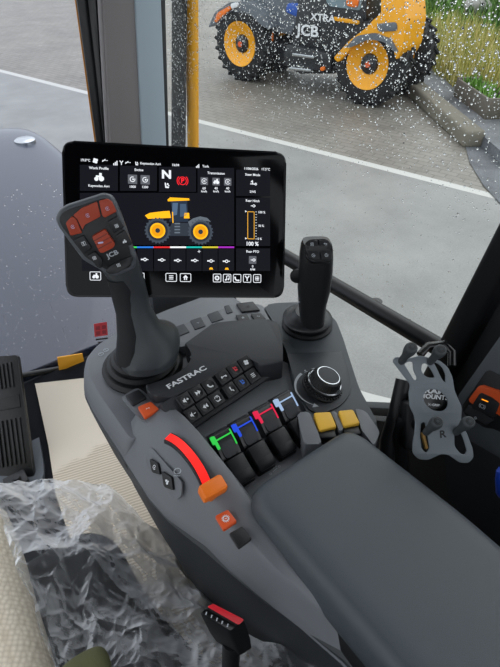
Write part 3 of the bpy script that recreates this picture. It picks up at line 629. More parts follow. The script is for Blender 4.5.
# sloping pair with the animal symbols
SL = frame((.1215, .36, -.558), (0, -1, 0), (.023, 0, .0333)); nrm = SL.col[2].to_3d()
if nrm.x > 0: SL = frame((.1215, .36, -.558), (0, 1, 0), (.023, 0, .0333))
def sl(px): return [loc(SL, x, y) for x, y in px]
mb = MB(); mb.prism(rpoly(sl([(146, 452), (152, 447), (183, 482), (182, 497), (174, 500), (147, 466)]), .005), .0025, .001, SL @ T(0, 0, -.001)); mb.build('pair_surround', M['grey'], con)
for q, nm in (([(152.5, 458.5), (160.5, 463), (163, 474.5), (155, 472)], 'circ'), ([(164.5, 471), (174.5, 477), (176, 490), (167, 486.5)], 'tractor')):
    k = MB(); pq = sl(q); k.prism(rpoly(pq, .002), .004, .0015, SL @ T(0, 0, .001), 3); o = k.build('speed_button', M['black'], con)
    k = MB(); cx = sum(p[0] for p in pq)/4; cy = sum(p[1] for p in pq)/4; icon(k, nm, SL @ T(cx, cy, .0055) @ RZ(-20), .006); k.build('key_icon', M['white'], o)
# quadrant slot with the orange lever
def hz_(Y):
    pts = [(.235, 0), (.275, .004), (.305, .015), (.335, .022), (.37, .022), (.405, .016), (.43, .006), (.45, .001)]
    for (a, p), (b, q) in zip(pts, pts[1:]):
        if a <= Y <= b: return p+(q-p)*(Y-a)/(b-a)
    return 0
def rail_top(Y): return -.5255+hz_(Y)
cl = [(168, 438), (175, 441.5), (183, 448), (191, 457), (198, 467), (203, 476), (207, 485)]
def on_rail(x, y):
    z = -.515
    for _ in range(5): p = PZ(x, y, z); z = rail_top(p.y)
    return PZ(x, y, z)
pts = spline([on_rail(*p) for p in cl], 5)
def ribbon(pts, w, h, dz):
    rs = []
    for i, p in enumerate(pts):
        d = (pts[min(i+1, len(pts)-1)]-pts[max(i-1, 0)]).normalized(); s_ = d.cross(V((0, 0, 1))).normalized()*w; u = V((0, 0, 1)); rs.append([p+s_+u*dz, p-s_+u*dz, p-s_+u*(dz+h), p+s_+u*(dz+h)])
    return rs
mb = MB(); mb.loft(ribbon(pts, .0075, .006, -.003)); mb.build('slot_surround', M['panel'], con)
sm, N_, L_, B_ = newmat('glowing red slot'); B_.inputs['Base Color'].default_value = lin((226, 36, 30)); B_.inputs['Emission Color'].default_value = lin((255, 30, 24)); B_.inputs['Emission Strength'].default_value = .45; B_.inputs['Roughness'].default_value = .4
mb = MB(); mb.loft(ribbon(pts, .0052, .006, -.002)); mb.build('lever_slot', sm, con, 'lit red slot')
hp_ = on_rail(213.5, 493); fr = frame(hp_+V((0, 0, .009)), PZ(229, 480, -.5)-PZ(200, 496, -.5), (0, 1, .25))
mb = MB(); mb.loft([sel(fr @ V((-.0155, 0, -.002)), fr.col[1].to_3d()*.0075, fr.col[2].to_3d()*.0075, 6), sel(fr @ V((-.0135, 0, 0)), fr.col[1].to_3d()*.0088, fr.col[2].to_3d()*.0085, 6), sel(fr @ V((.011, 0, .001)), fr.col[1].to_3d()*.0095, fr.col[2].to_3d()*.0092, 6), sel(fr @ V((.014, 0, 0)), fr.col[1].to_3d()*.0082, fr.col[2].to_3d()*.0082, 6)]); mb.rbox((.012, .012, .02), .002, fr @ T(0, 0, -.014)); mb.build('throttle_lever', M['orangeh'], con, 'orange lever')
mb = MB(); q = on_rail(186, 465); fr2 = frame(q+V((-.012, 0, -.0036)), (.8, -.6, 0), (.6, .8, 0)); mb.ring((0, 0), .0035, .0045, fr2 @ T(0, 0, .0015), 0, 360, 16); mb.rect((0, -.0065), .008, .001, fr2 @ T(0, 0, .0015)); mb.build('rail_print', M['pale'], con)
plate_key('gear_button', [(215, 518), (228, 511.5), (237, 523), (223.5, 532)], -.526, .005, M['orange'], ('cog', M['white']), .0085, lab='orange button with a white gear ring')
plate_key('plain_button', [(229, 535), (242, 527.5), (252, 540), (238.5, 550)], -.5255, .004, M['black'])
# --- coloured paddles ---
pc = (('green', (58, 216, 84)), ('blue', (44, 84, 232)), ('red', (238, 44, 84)), ('silver blue', (170, 196, 232)))
pm = [emit('paddle '+n, c, .62) for n, c in pc]
for i, (tc, bc) in enumerate((((224, 441), (239, 483)), ((245, 428.5), (260, 470)), ((266, 415.5), (281, 457)), ((286, 403.5), (300, 446)))):
    top = PZ(tc[0], tc[1], -.512); X = top.x; Y = top.y
    fr = T(X, Y-.004, -.5135) @ RX(38)          # cap leans to the rear: its face looks up at the seat
    k = MB(); w_ = .0275
    k.loft([[fr @ V((sx*w_/2*f, yy, zz)) for sx, f in ((-1, 1), (1, 1))] + [fr @ V((w_/2*f, yy, zz2)) for f, zz2 in ((1, -.02), (-1, -.02))] for yy, zz, f in ((-.021, -.004, .9), (-.018, 0, .97), (0, .003, 1), (.013, .002, .99), (.0175, -.002, .94), (.019, -.009, .88))])
    pad = k.build('paddle', M['pblack'], con)
    k = MB(); k.prism(rpoly([(-.0095, -.017), (.0095, -.017), (.0095, .003), (-.0095, .003)], .004), .0025, .0012, fr @ T(0, 0, .0008), 3); k.build('paddle_inset', M['panel'], pad)
    k = MB(); k.rbox((.0038, .018, .004), .0012, fr @ T(-.0119, .007, .0033) @ RX(-3)); k.rbox((.0032, .011, .010), .0012, fr @ T(-.0128, .011, -.001))
    k.rbox((.0235, .0018, .0034), .0007, fr @ T(.0005, .0095, .0034)); k.rbox((.0013, .021, .0033), .0006, fr @ T(.0122, .004, .0033))
    k.build('paddle_mark', pm[i], pad, pc[i][0]+' lit mark')
    k = MB(); q = PZ(bc[0], bc[1], -.548); k.rbox((.026, .026, .026), .003, T(X-.0005, Y-.029, -.535) @ RX(28)); k.rbox((.0262, .016, .026), .004, T(X-.0005, Y-.0405, -.5405) @ RX(36)); k.rbox((.028, .008, .008), .002, T(X-.0005, Y-.046, -.548)); k.build('paddle_arm', M['black'], pad)
    k = MB(); [k.lathe([(.0001, .001), (.0022, .001), (.0022, 0)], 10, T(X-.0005+sx*.006, Y-.028, -.5212) @ RX(28)) for sx in (-1, 1)]; k.build('paddle_rivet', M['dgrey'], pad)
mb = MB(); fr = T(*PZ(275, 470, -.547)) @ RZ(8); mb.rect((0, 0), .008, .0008, fr); mb.ring((-.008, 0), .001, .0018, fr, n=8); mb.ring((.008, 0), .001, .0018, fr, n=8); icon(mb, 'hitch', fr @ T(.002, .004, 0), .006); mb.build('deck_print', M['pale'], con)
# --- right pod ---
zq = -.533
pod = [(262, 306), (274, 303), (300, 302), (322, 309), (336, 320), (343, 338), (350, 360), (359, 388), (372, 412), (380, 428), (370, 446), (330, 446), (309, 416), (299, 396), (292, 375), (287, 352), (279, 336)]
mb = MB(); pp = rpoly(deck_px(pod, zq), .012, 4); mb.prism(pp, .09, .006, T(0, 0, zq-.09), 3); mb.build('joystick_pod', plastic('pod grey', (70, 75, 80), .55, .25, 1400, .4), con)
rp = rpoly(deck_px([(287, 354), (342, 351.5), (349, 372), (352, 392), (340, 407), (322, 414), (309, 411), (297, 390)], zq+.0015), [.004, .004, .02, .02, .03, .03, .02, .02], 5); mb = MB(); mb.prism(rp, .0035, .0015, T(0, 0, zq-.001)); mb.build('dial_plate', M['dgrey'], con)
kc = PZ(321.5, 388.5, zq)
DK = T(kc.x, kc.y, zq+.002) @ Matrix.Rotation(math.radians(17), 4, HD) @ Matrix.Diagonal((.86, .86, .72, 1))
mb = MB(); mb.lathe([(.036, .002), (.036, .006), (.0345, .008), (.0315, .009), (.031, .016), (.0001, .016)], 48, DK); 
for k_ in range(36): mb.rbox((.0022, .003, .009), .0006, DK @ RZ(10*k_) @ T(.0335, 0, .0085), 1)
dial = mb.build('rotary_dial', M['black'], con)
mb = MB(); mb.lathe([(.0305, .012), (.0305, .0175), (.029, .0188), (.0265, .0175)], 48, DK); mb.build('dial_ring', M['silver'], dial, 'bright metal ring')
mb = MB(); mb.lathe([(.0283, .014), (.026, .022), (.0235, .0335), (.021, .0355), (.0001, .0355)], 48, DK)
for k_ in range(30): mb.rbox((.0016, .0022, .012), .0005, DK @ RZ(12*k_) @ T(.0253, 0, .0255) @ RY(-12), 1)
mb.build('dial_grip', M['rubber'], dial)
mb = MB(); mb.lathe([(.0205, .035), (.0203, .037), (.0188, .0372), (.0185, .0345)], 40, DK); mb.build('dial_ring', M['silver'], dial, 'bright metal ring')
mb = MB(); mb.lathe([(.0186, .034), (.0186, .0364), (.0170, .0369), (.0001, .0362)], 40, DK); mb.build('dial_cap', M['panel'], dial)
mb = MB(); cf = T(kc.x, kc.y, zq+.0028); 
for a0 in range(98, 210, 4): mb.ring((0, 0), .037, .037+.0036*(210-a0)/112+.0008, cf, a0, a0+4, 2)
mb.flat([(.037*math.cos(math.radians(a))*r, .037*math.sin(math.radians(a))*r) for a, r in ((210, .93), (210, 1.15), (222, 1.03))], cf); icon(mb, 'hitch', cf @ T(.004, .0385, 0) @ RZ(-20), .008); icon(mb, 'dash', cf @ T(.016, .035, 0) @ RZ(-36), .007); icon(mb, 'dash', cf @ T(.025, .030, 0) @ RZ(-36), .005); mb.build('dial_print', M['pale'], con)
mb = MB(); icon(mb, 'arc', T(*PZ(293, 347, zq+.0004)), .006); icon(mb, 'hitch', T(*PZ(285, 341, zq+.0004)), .005); mb.build('pod_print', M['dgrey'], con)
for q in ([(313.5, 413), (330.5, 412), (337, 426), (320, 430)], [(338, 411), (353, 409.5), (360.5, 422.5), (344, 426)]):
    P = [PZ(x, y, -.513) for x, y in q]; cc = sum(P, V())/4; fr = frame(cc, P[1]-P[0], P[0]-P[3]); i_ = fr.inverted(); u_ = [((i_ @ p).x, (i_ @ p).y) for p in P]
    k = MB(); k.prism(rpoly(u_, .003, 3), .012, .004, fr @ RX(6) @ T(0, 0, -.012), 4); o = k.build('rocker_switch', M['yellowk'], con, 'yellow rocker')
    k = MB(); k.rbox((.022, .014, .012), .002, fr @ T(0, -.017, -.012)); k.build('rocker_base', M['black'], o)
mb = MB()
for q in ([(297, 413), (309, 411), (318, 432), (322, 444), (304, 444)], [(355, 408), (366, 411), (380, 432), (374, 446), (362, 430)], [(331, 411), (336, 411), (344, 428), (340, 432)]):
    P = deck_px(q, -.517); mb.prism(rpoly(P, .004), .035, .005, T(0, 0, -.552), 3)
mb.build('switch_cheeks', M['grey'], con)

# --- armrest pad ---
arm = thing('armrest_pad', 'long charcoal padded armrest at the rear of the control console', 'armrest', (.26, 0, -.56))
pl_ = [PZ(252, 492, -.497), PZ(266, 470, -.497), PZ(300, 449, -.497), PZ(338, 430, -.497), PZ(352, 431, -.497)]
out = [(.180, .240), (.188, .256), (.2, .262), (.330, .262), (.343, .258), (.351, .243), (.363, .1), (.366, -.42), (.192, -.42), (.184, .05)]
am = plastic('armrest vinyl', (66, 73, 79), .36, .5, 2200, .45)
mb = MB(); pl2 = rpoly(out, [.01, .01, .012, .012, .01, .012, .02, .01, .01, .02], 4)
if sum(pl2[i-1][0]*pl2[i][1]-pl2[i-1][1]*pl2[i][0] for i in range(len(pl2))) < 0: pl2 = pl2[::-1]
mb.loft([[V((x, y, z)) for x, y in inset(pl2, d)] for d, z in ((.004, -.556), (.0, -.55), (-.001, -.53), (0, -.512), (.003, -.504), (.008, -.4985), (.015, -.4965), (.03, -.4955))]); mb.build('cushion', am, arm, sharp=70)
mb = MB(); mb.loft([[V((x, y, z)) for x, y in inset(pl2, d)] for d, z in ((.02, -.80), (.006, -.62), (.004, -.56), (.006, -.556))]); mb.build('armrest_base', M['black'], arm)
# ================= joysticks =================
def ringpx(x0, y0, x1, y1, t, th, n=2.4, k=28, back=.5):
    a, b = PD(x0, y0, t), PD(x1, y1, t); return (a, b, th, n)
def stick_loft(mb, rows, k=28):
    cs = [(PD(r[0], r[1], r[4])+PD(r[2], r[3], r[4]))/2 for r in rows]; rings = []
    for i, r in enumerate(rows):
        a, b = PD(r[0], r[1], r[4]), PD(r[2], r[3], r[4]); d = (cs[min(i+1, len(cs)-1)]-cs[max(i-1, 0)]).normalized(); u = (b-a)/2; v = d.cross(u.normalized())
        rings.append(sel(cs[i], u, v.normalized()*r[5], r[6] if len(r) > 6 else 2.4, k))
    mb.loft(rings)
def boot(name, par, c, prof, seg=40):
    k = MB(); k.lathe(prof, seg, T(*c)); return k.build(name, M['rubber'], par)
# --- multi-function grip ---
j1 = thing('joystick', 'tall black control grip with burnt orange keys on its head, in front of the screen', 'joystick', (.20, .56, -.548))
bc = PZ(143, 366, -.547)
boot('boot', j1, (bc.x, bc.y, -.548), [(.062, 0), (.063, .004), (.058, .009), (.053, .009), (.054, .014), (.049, .018), (.045, .018), (.046, .024), (.041, .028), (.038, .028), (.0385, .034), (.03, .038), (.0001, .038)])
HF0 = (PD(57, 214, .585), PD(112, 195, .588), PD(125, 276, .635))
nn = (HF0[1]-HF0[0]).cross(HF0[2]-HF0[0]).normalized(); nn = nn if nn.dot(FW) < 0 else -nn
xx = (HF0[1]-HF0[0]).normalized(); HF = frame(HF0[0], xx, nn.cross(xx))
def hl(px): return [loc(HF, x, y) for x, y in px]
head_px = [(55, 219), (58, 211.5), (66, 206), (103, 194), (112, 196), (117, 204), (124, 222), (132, 245), (137, 259), (135, 269), (117, 277), (108, 275), (83, 261), (68, 241), (58, 227)]
hp2 = rpoly(hl(head_px), .004, 4)
if sum(hp2[i-1][0]*hp2[i][1]-hp2[i-1][1]*hp2[i][0] for i in range(len(hp2))) < 0: hp2 = hp2[::-1]
mb = MB()
cen = V((sum(p[0] for p in hp2)/len(hp2), sum(p[1] for p in hp2)/len(hp2), 0))
def hring(d, z, sc=1, sh=(0, 0)): return [HF @ V((cen.x+(x-cen.x)*sc+sh[0], cen.y+(y-cen.y)*sc+sh[1], z)) for x, y in inset(hp2, d)]
mb.loft([hring(.012, -.036, .8, (.004, -.012)), hring(.004, -.03, .88, (.003, -.008)), hring(.001, -.018, .97, (0, -.002)), hring(0, -.009), hring(0, -.004), hring(.0012, -.001), hring(.003, 0)], cap=True)
mb.build('head_shell', plastic('head shell grey', (76, 81, 87), .42, .2, 1400, .5), j1, sharp=50)
# cream grey crown edge over the top
mb = MB(); face = hl([(59, 219), (62, 213), (69, 209), (103, 198), (109, 200), (114, 207), (121, 224), (129, 247), (132, 259), (131, 266), (117, 272), (108, 270), (86, 257), (72, 239), (62, 226)]); mb.prism(rpoly(face, .003, 3), .0022, .0008, HF @ T(0, 0, -.0005)); mb.build('head_face', M['black'], j1)
z5 = lambda pts: [(50+x/5, 185+y/5) for x, y in pts]
def hkey(pts, mat, name, ic=None, ip=None, h=.0026, lab=None, s=.0045, im=None, rot=-20):
    k = MB(); k.prism(rpoly(hl(z5(pts)), .0016, 3), h, .0009, HF @ T(0, 0, .0013), 3); o = k.build(name, mat, j1, lab)
    if ic: k = MB(); c = loc(HF, 50+ip[0]/5, 185+ip[1]/5); icon(k, ic, HF @ T(c[0], c[1], h+.0017), s); k.build('key_icon', im or M['white'], o)
    return o
lil = plastic('lilac print', (200, 190, 226), .5)
hkey([(80, 186), (112, 152), (132, 166), (162, 236), (104, 250)], M['dorange'], 'orange_key', 'arc', (116, 204), lab='burnt orange key', im=lil)
hkey([(117, 148), (160, 112), (236, 80), (254, 154), (172, 196), (165, 222), (138, 166)], M['dorange'], 'orange_key', 'arc', (190, 148), lab='burnt orange key', im=lil)
hkey([(245, 77), (288, 66), (310, 80), (334, 130), (274, 160), (262, 150)], M['dorange'], 'orange_key', 'arc', (288, 114), lab='burnt orange key', im=lil)
hkey([(118, 272), (168, 246), (210, 310), (172, 342)], M['key'], 'grip_key', 'one', (170, 288), s=.0048)
hkey([(187, 350), (225, 328), (262, 370), (260, 412), (242, 410)], M['key'], 'grip_key', 'sq', (223, 360))
hkey([(287, 180), (335, 152), (372, 205), (320, 238)], M['key'], 'grip_key', 'sq', (333, 200))
hkey([(326, 252), (376, 220), (412, 290), (402, 298), (356, 298)], M['key'], 'grip_key', 'tractor', (372, 277))
hkey([(288, 410), (345, 376), (412, 348), (417, 370), (396, 398), (338, 436), (302, 441), (278, 428)], M['key'], 'grip_key', 'sq', (343, 395))
rk = hkey([(212, 250), (276, 214), (326, 288), (318, 303), (262, 331), (250, 326)], M['dorange'], 'rocker', h=.007, lab='burnt orange rocker')
k = MB(); 
for f_ in (.25, .5, .75):
    a, b_ = hl(z5([(212+44*f_, 250+78*f_), (276+46*f_, 214+78*f_)])); k.line(a, b_, .0012, HF @ T(0, 0, .0086))
k.build('rocker_groove', plastic('groove brown', (110, 40, 24), .5), rk)
k = MB(); a, b_ = hl(z5([(243, 280), (268, 276)])); k.line(a, b_, .002, HF @ T(0, 0, .0089)); k.build('rocker_print', lil, rk)
k = MB(); c = loc(HF, 112.6, 253.6); a = loc(HF, 104, 257.5); b_ = loc(HF, 121, 250); k.text('JCB', HF @ T(c[0], c[1], .0022) @ Matrix.Rotation(math.atan2(b_[1]-a[1], b_[0]-a[0]), 4, 'Z'), h=.0058, bold=.03, sx=1.2); k.build('head_lettering', M['pale'], j1, 'silver lettering')
mb = MB()
stick_loft(mb, [(121, 356, 179, 350, .745, .052, 2.3), (119.5, 350, 180, 344, .738, .054, 2.3), (120, 345, 179.5, 339, .733, .05, 2.3), (121, 338, 172, 333, .722, .036, 2.3), (121, 328, 160, 325, .712, .027, 2.3), (119.5, 312, 151, 309, .70, .023, 2.3), (116, 300, 148, 296, .69, .021, 2.3), (112, 287, 145, 283, .678, .02, 2.4), (108, 276, 141, 270, .664, .02, 2.5), (100, 265, 137, 256, .648, .018, 2.6), (92, 250, 130, 240, .634, .014, 2.8)])
mb.build('grip', plastic('grip plastic', (50, 54, 58), .45, .25, 1400, .45), j1, sharp=60)
mb = MB(); stick_loft(mb, [(118.5, 347, 146, 352, .728, .036, 2.6), (118, 330, 140, 331, .700, .02, 2.6), (116.5, 312, 135, 312, .688, .014, 2.6), (112.5, 299, 134, 296, .677, .013, 2.6), (110.5, 290, 133, 287, .667, .012, 2.6), (107, 279, 128, 277, .655, .01, 2.6)]); mb.build('thumb_inlay', plastic('soft black inlay', (30, 32, 35), .6, .4, 1500, .3), j1, 'matt black finger inlay', sharp=60)

# --- small hydraulic joystick ---
j2 = thing('joystick', 'shorter black joystick with four keys on top, beside the rotary dial', 'joystick', PZ(308, 325, -.533))
bc = PZ(307, 325, -.533)
boot('boot', j2, (bc.x, bc.y, -.533), [(.042, 0), (.0425, .004), (.039, .007), (.036, .007), (.0375, .012), (.034, .0155), (.031, .0155), (.032, .021), (.028, .025), (.0001, .025)])
fc_ = PZ(307.5, 318, -.503); mb = MB(); FL = T(*fc_) @ Matrix.Rotation(math.radians(-4), 4, HD) @ Matrix.Rotation(math.radians(8), 4, CX)
mb.loft([sel(FL @ V((0, 0, z)), CX*r, HD*r*.92, 2.2, 32) for r, z in ((.030, -.006), (.0385, -.003), (.0405, 0), (.0395, .002), (.033, .005), (.024, .009), (.0195, .016))]); mb.build('hand_rest', plastic('hand rest black', (30, 32, 35), .4, .2, 1400, .45), j2, sharp=50)
mb = MB()
stick_loft(mb, [(301, 322, 324, 323, .796, .017, 2.2), (299.5, 314, 325, 315, .785, .0175, 2.3), (298.5, 302, 326.5, 303, .77, .019, 2.5), (297.5, 287, 330.5, 288, .745, .019, 2.6), (298.5, 270, 332.5, 270, .722, .02, 2.8), (299.5, 256, 333, 256, .703, .02, 3), (301, 246, 332.5, 246, .692, .02, 3.2), (303, 241.5, 330, 241, .688, .017, 3.4)])
mb.build('grip', plastic('joystick black', (26, 28, 30), .42, .2, 1400, .45), j2, sharp=60)
kf = [PD(301.5, 260, .679), PD(333, 259, .679), PD(304, 240, .681)]
TFm = frame(kf[0], kf[1]-kf[0], kf[2]-kf[0])
z3 = lambda pts: [(250+x/3.03, 220+y/3.03) for x, y in pts]
def tl_(px): return [loc(TFm, x, y) for x, y in z3(px)]
mb = MB(); mb.prism(rpoly(tl_([(163, 74), (180, 60), (228, 58), (244, 68), (250, 98), (246, 128), (186, 128), (168, 112)]), .004), .012, .002, TFm @ T(0, 0, -.0105), 3); mb.build('top_plate', M['black'], j2)
for q, ic in (([(170, 74), (182, 64), (203, 63), (206, 90), (172, 90)], 'sq'), ([(208, 63), (230, 62), (241, 70), (244, 90), (211, 90)], 'ret'), ([(173, 95), (206, 95), (212, 122), (188, 123), (176, 112)], 'circ'), ([(212, 95), (245, 94), (247, 122), (217, 123)], 'circ')):
    pq = tl_(q); k = MB(); k.prism(rpoly(pq, .0015, 3), .003, .001, TFm @ T(0, 0, .0015), 3); o = k.build('top_key', M['key'], j2)
    k = MB(); icon(k, ic, TFm @ T(sum(p[0] for p in pq)/len(pq), sum(p[1] for p in pq)/len(pq), .0047), .0048); k.build('key_icon', M['pale'], o)
mb = MB(); c = PD(298, 276, .726); mb.lathe([(.0001, -.004), (.008, -.004), (.0115, -.002), (.0115, .002), (.008, .004), (.0001, .004)], 24, T(*c) @ RZ(-36) @ RY(0) @ RX(90)); mb.build('thumb_wheel', M['rubber'], j2)
mb = MB(); fr = frame(PD(297.2, 299, .752), UP, V((0, 0, 1)).cross(UP)); c = PD(297, 298, .75); fr = frame(c, HD*.4+CX*-.2, V((0, 0, 1))); mb.text('F N R', frame(PD(298.6, 298, .752), UP*-1, CX+FW*.6), h=.005); mb.build('side_print', M['pale'], j2)
# ================= touch screen =================
K = .31/.46172
d_ = [K*1, K*1.07512, K*1.10826, K*1.03314]
cn = [PD(x, y, t) for (x, y), t in zip(((62, 140), (287, 152), (284, 298), (66, 297)), d_)]
MF = frame(cn[3], cn[2]-cn[3], cn[0]-cn[3]); MW = .31; MH = (cn[0]-cn[3]).length
def ml(x, y): return loc(MF, x, y)
mon = thing('touch_screen', 'large black touch screen showing a yellow tractor and status icons, behind the control grip', 'display', (cn[2]+cn[3])/2)
mb = MB(); mb.prism(rpoly([(0, 0), (MW, 0), (MW, MH), (0, MH)], .016, 6), .024, .003, MF @ T(0, 0, -.024), 3, both=True); mb.build('bezel', plastic('screen housing', (14, 15, 17), .3, 0, 1, .3), mon)
mb = MB(); mb.prism(rpoly([(.003, .003), (MW-.003, .003), (MW-.003, MH-.003), (.003, MH-.003)], .014, 6), .0012, .0005, MF @ T(0, 0, -.0004)); mb.build('front_glass', plastic('screen glass', (4, 4, 6), .12, 0, 1, .18), mon)
mb = MB(); c = V((MW*.62, MH*.3, -.024)); mb.rbox((.09, .09, .03), .008, MF @ T(MW*.6, MH*.4, -.038)); mb.build('rear_mount', M['black'], mon)
Z1, Z2, Z3 = .0011, .0014, .0017
tb = emit('screen tile', (17, 18, 24)); sw = emit('screen white', (226, 230, 236), .85); sg = emit('screen grey', (84, 86, 92)); sr = emit('screen red', (226, 34, 44)); sy = emit('screen yellow', (240, 172, 26)); sd = emit('screen dark', (44, 50, 58)); so = emit('screen orange', (206, 150, 50))
f1, f2, f3 = MF @ T(0, 0, Z1), MF @ T(0, 0, Z2), MF @ T(0, 0, Z3)
S = .31/223
def box(k, x0, y0, x1, y1, fr): k.flat([ml(x0, y0), ml(x1, y0), ml(x1, y1), ml(x0, y1)], fr)
tiles = [(80, 165, 118, 191), (120, 166, 157, 191), (159, 167, 196, 192), (197.5, 168, 234, 193), (236, 170, 270, 196), (80, 193, 234, 245), (236, 198, 270, 246), (236, 248.5, 270, 271)]+[(80+i*17.2+(133-131), 249, 80+i*17.2+17.5, 270.5) for i in range(0)]
tiles += [(a, 249, b, 271) for a, b in ((82, 116), (117, 136), (137, 153), (154, 169.6), (170.4, 185.6), (186.4, 201.6), (202.4, 217.6), (218.4, 234))]
for t in tiles: k = MB(); box(k, *t, f1); k.build('screen_tile', tb, mon)
def stx(s, x, y, h, mat=sw, b=.02, sx=1, name='screen_text'): k = MB(); c = ml(x, y); k.text(s, f2 @ T(c[0], c[1], 0), h=h*S, bold=b, sx=sx); k.build(name, mat, mon)
def sic(n, x, y, s, mat=sw, fr=None): k = MB(); c = ml(x, y); icon(k, n, (fr or f2) @ T(c[0], c[1], 0), s*S); k.build('screen_icon', mat, mon)
for a in (('19.0°C', 85.5, 160.5, 2.4), ('Keymoden Agri', 150.5, 164, 2.3), ('16:04', 175.5, 165.3, 2.4), ('Turk', 205.5, 166.6, 2.4), ('11/06/2026', 251, 169, 2.4), ('17.5°C', 265.5, 169.6, 2.4), ('Work Profile', 99, 168.5, 2.5), ('Keymoden Agri', 99, 186.2, 2.3), ('Engine', 139, 170.2, 2.4), ('1000', 132.6, 187, 2.3), ('1200', 145, 187.3, 2.3), ('Transmission', 216, 173.5, 2.4), ('Steer Mode', 252.5, 175, 2.4), ('2WS', 252.5, 192, 2.3), ('Rear Hitch', 252.5, 201, 2.4), ('100 %', 261.5, 212.5, 2.3), ('50 %', 261, 226, 2.2), ('0 %', 259.5, 239, 2.2), ('Rear PTO', 252.5, 251.7, 2.4), ('0', 252.5, 266.5, 2.4), ('RPM', 252.5, 269.6, 2)): stx(*a)
for x, t in ((204, '60'), (216, '40'), (227.5, '40')): stx(t, x, 188.6, 2.4); stx('km/h', x, 191.6, 2.1)
stx('N', 166.5, 175, 8, b=.04, sx=1.15); stx('100 %', 252, 244, 4, b=.03)
for n, x, y, s in (('fan', 95.5, 161, 5), ('dash', 105, 161.5, 5), ('bars', 116, 163, 5), ('wrench', 121.5, 163, 4), ('dash', 128, 163.5, 5), ('seat', 136.5, 164, 4), ('bars', 198, 166, 4), ('tractor', 99, 177.5, 8), ('seat', 166.5, 186, 6), ('hitch', 253, 183, 6), ('pto', 252.5, 206, 5)): sic(n, x, y, s)
k = MB(); c = ml(182.5, 181); k.ring(c, 3.4*S, 4.2*S, f2); k.ring(c, 5*S, 5.8*S, f2, -50, 50, 10); k.ring(c, 5*S, 5.8*S, f2, 130, 230, 10); k.text('P', f2 @ T(c[0], c[1], 0), h=4.6*S, bold=.04); k.build('parking_brake_symbol', sr, mon, 'red lit symbol')
for x, y, w_, n in ((132.6, 179.5, 9, 'circ'), (145.2, 180, 9, 'circ'), (204.2, 181.3, 7.6, 'arc'), (216, 181.8, 7.6, 'tractor'), (227.6, 182, 7.6, 'arc'), (252.5, 260, 8, 'pto')):
    k = MB(); c = ml(x, y); k.flat(rpoly([(c[0]+a*w_*S/2, c[1]+b_*w_*S/2) for a, b_ in ((-1, -1), (1, -1), (1, 1), (-1, 1))], .001), f2); o = k.build('screen_button', sg, mon)
    k = MB(); icon(k, n, f3 @ T(c[0], c[1], 0), 5.2*S); k.build('screen_icon', sw, o)
for x, y, w_, n in ((95.5, 276, 11, 'tractor'), (139, 277, 11, 'note'), (171.2, 277.4, 11.5, 'list'), (185.5, 277.6, 11.5, 'home'), (217, 278, 8.6, 'gear'), (227, 278.2, 8.6, 'note'), (237, 278.3, 8.6, 'phone'), (247, 278.4, 8.6, 'wrench'), (257, 278.5, 8.6, 'film')):
    k = MB(); c = ml(x, y); a, b_ = w_*S/2, 4.4*S; o1 = rpoly([(c[0]-a, c[1]-b_), (c[0]+a, c[1]-b_), (c[0]+a, c[1]+b_), (c[0]-a, c[1]+b_)], .002, 3); a -= .0009; b_ -= .0009
    o2 = rpoly([(c[0]-a, c[1]-b_), (c[0]+a, c[1]-b_), (c[0]+a, c[1]+b_), (c[0]-a, c[1]+b_)], .0013, 3); bb = bmesh.new(); A_ = [bb.verts.new((*p, 0)) for p in o1]; B_ = [bb.verts.new((*p, 0)) for p in o2]
    for i in range(len(A_)): bb.faces.new((A_[i-1], A_[i], B_[i], B_[i-1]))
    k.add(bb, f2); o = k.build('menu_button', sw, mon); k = MB(); icon(k, n, f2 @ T(c[0], c[1], 0), 5.4*S); k.build('screen_icon', sw, o)
for (a, b_), col in zip(((131, 137), (137, 153.5), (153.5, 170), (170, 186), (186, 202), (202, 218), (218, 234)), ((60, 190, 80), (40, 110, 200), (200, 40, 44), (220, 222, 224), (30, 170, 160), (190, 176, 50), (150, 40, 170))):
    k = MB(); y_ = 246.5; box(k, a, y_, b_, y_+1.6, f2); k.build('colour_bar', emit('screen bar %d' % a, col), mon)
for x, y in ((145, 259.5), (162, 260), (178, 260.5), (195, 260.5), (211, 261), (226.5, 261.3)):
    k = MB(); c = ml(x, y); k.ring(c, .9*S, 1.7*S, f2); k.line((c[0]-4*S, c[1]), (c[0]-1.4*S, c[1]), 1.3*S, f2); k.line((c[0]+1.4*S, c[1]), (c[0]+3.4*S, c[1]), .8*S, f2); k.build('valve_symbol', sw, mon)
for x, y in ((211, 268.5), (226.7, 268.7)): k = MB(); c = ml(x, y); k.flat([(c[0]-2.2*S, c[1]-1*S), (c[0]+2.2*S, c[1]-1*S), (c[0]+1.2*S, c[1]+1*S), (c[0]-1.2*S, c[1]+1*S)], f2); k.build('valve_warning', sy, mon)
k = MB(); c = ml(199, 251.5); k.line((c[0]-1.5*S, c[1]), (c[0]+1.5*S, c[1]), .5*S, f2); k.line((c[0], c[1]-1.5*S), (c[0], c[1]+1.5*S), .5*S, f2); k.build('cursor_cross', sw, mon)
k = MB(); 
for a, b_ in (((247.6, 211.8), (254, 212)), ((254, 212), (254, 239)), ((254, 239), (247.6, 238.8)), ((247.6, 238.8), (247.6, 211.8))): k.line(ml(*a), ml(*b_), .7*S, f2)
k.build('hitch_scale', so, mon, 'amber outlined scale')
k = MB()
for i in range(11): k.line(ml(255.3, 212+2.7*i), ml(256.6, 212+2.7*i), .5*S, f2)
for y in (211.5, 238.5): k.flat([ml(245, y-1), ml(247, y), ml(245, y+1)], f2)
k.build('scale_ticks', sw, mon)
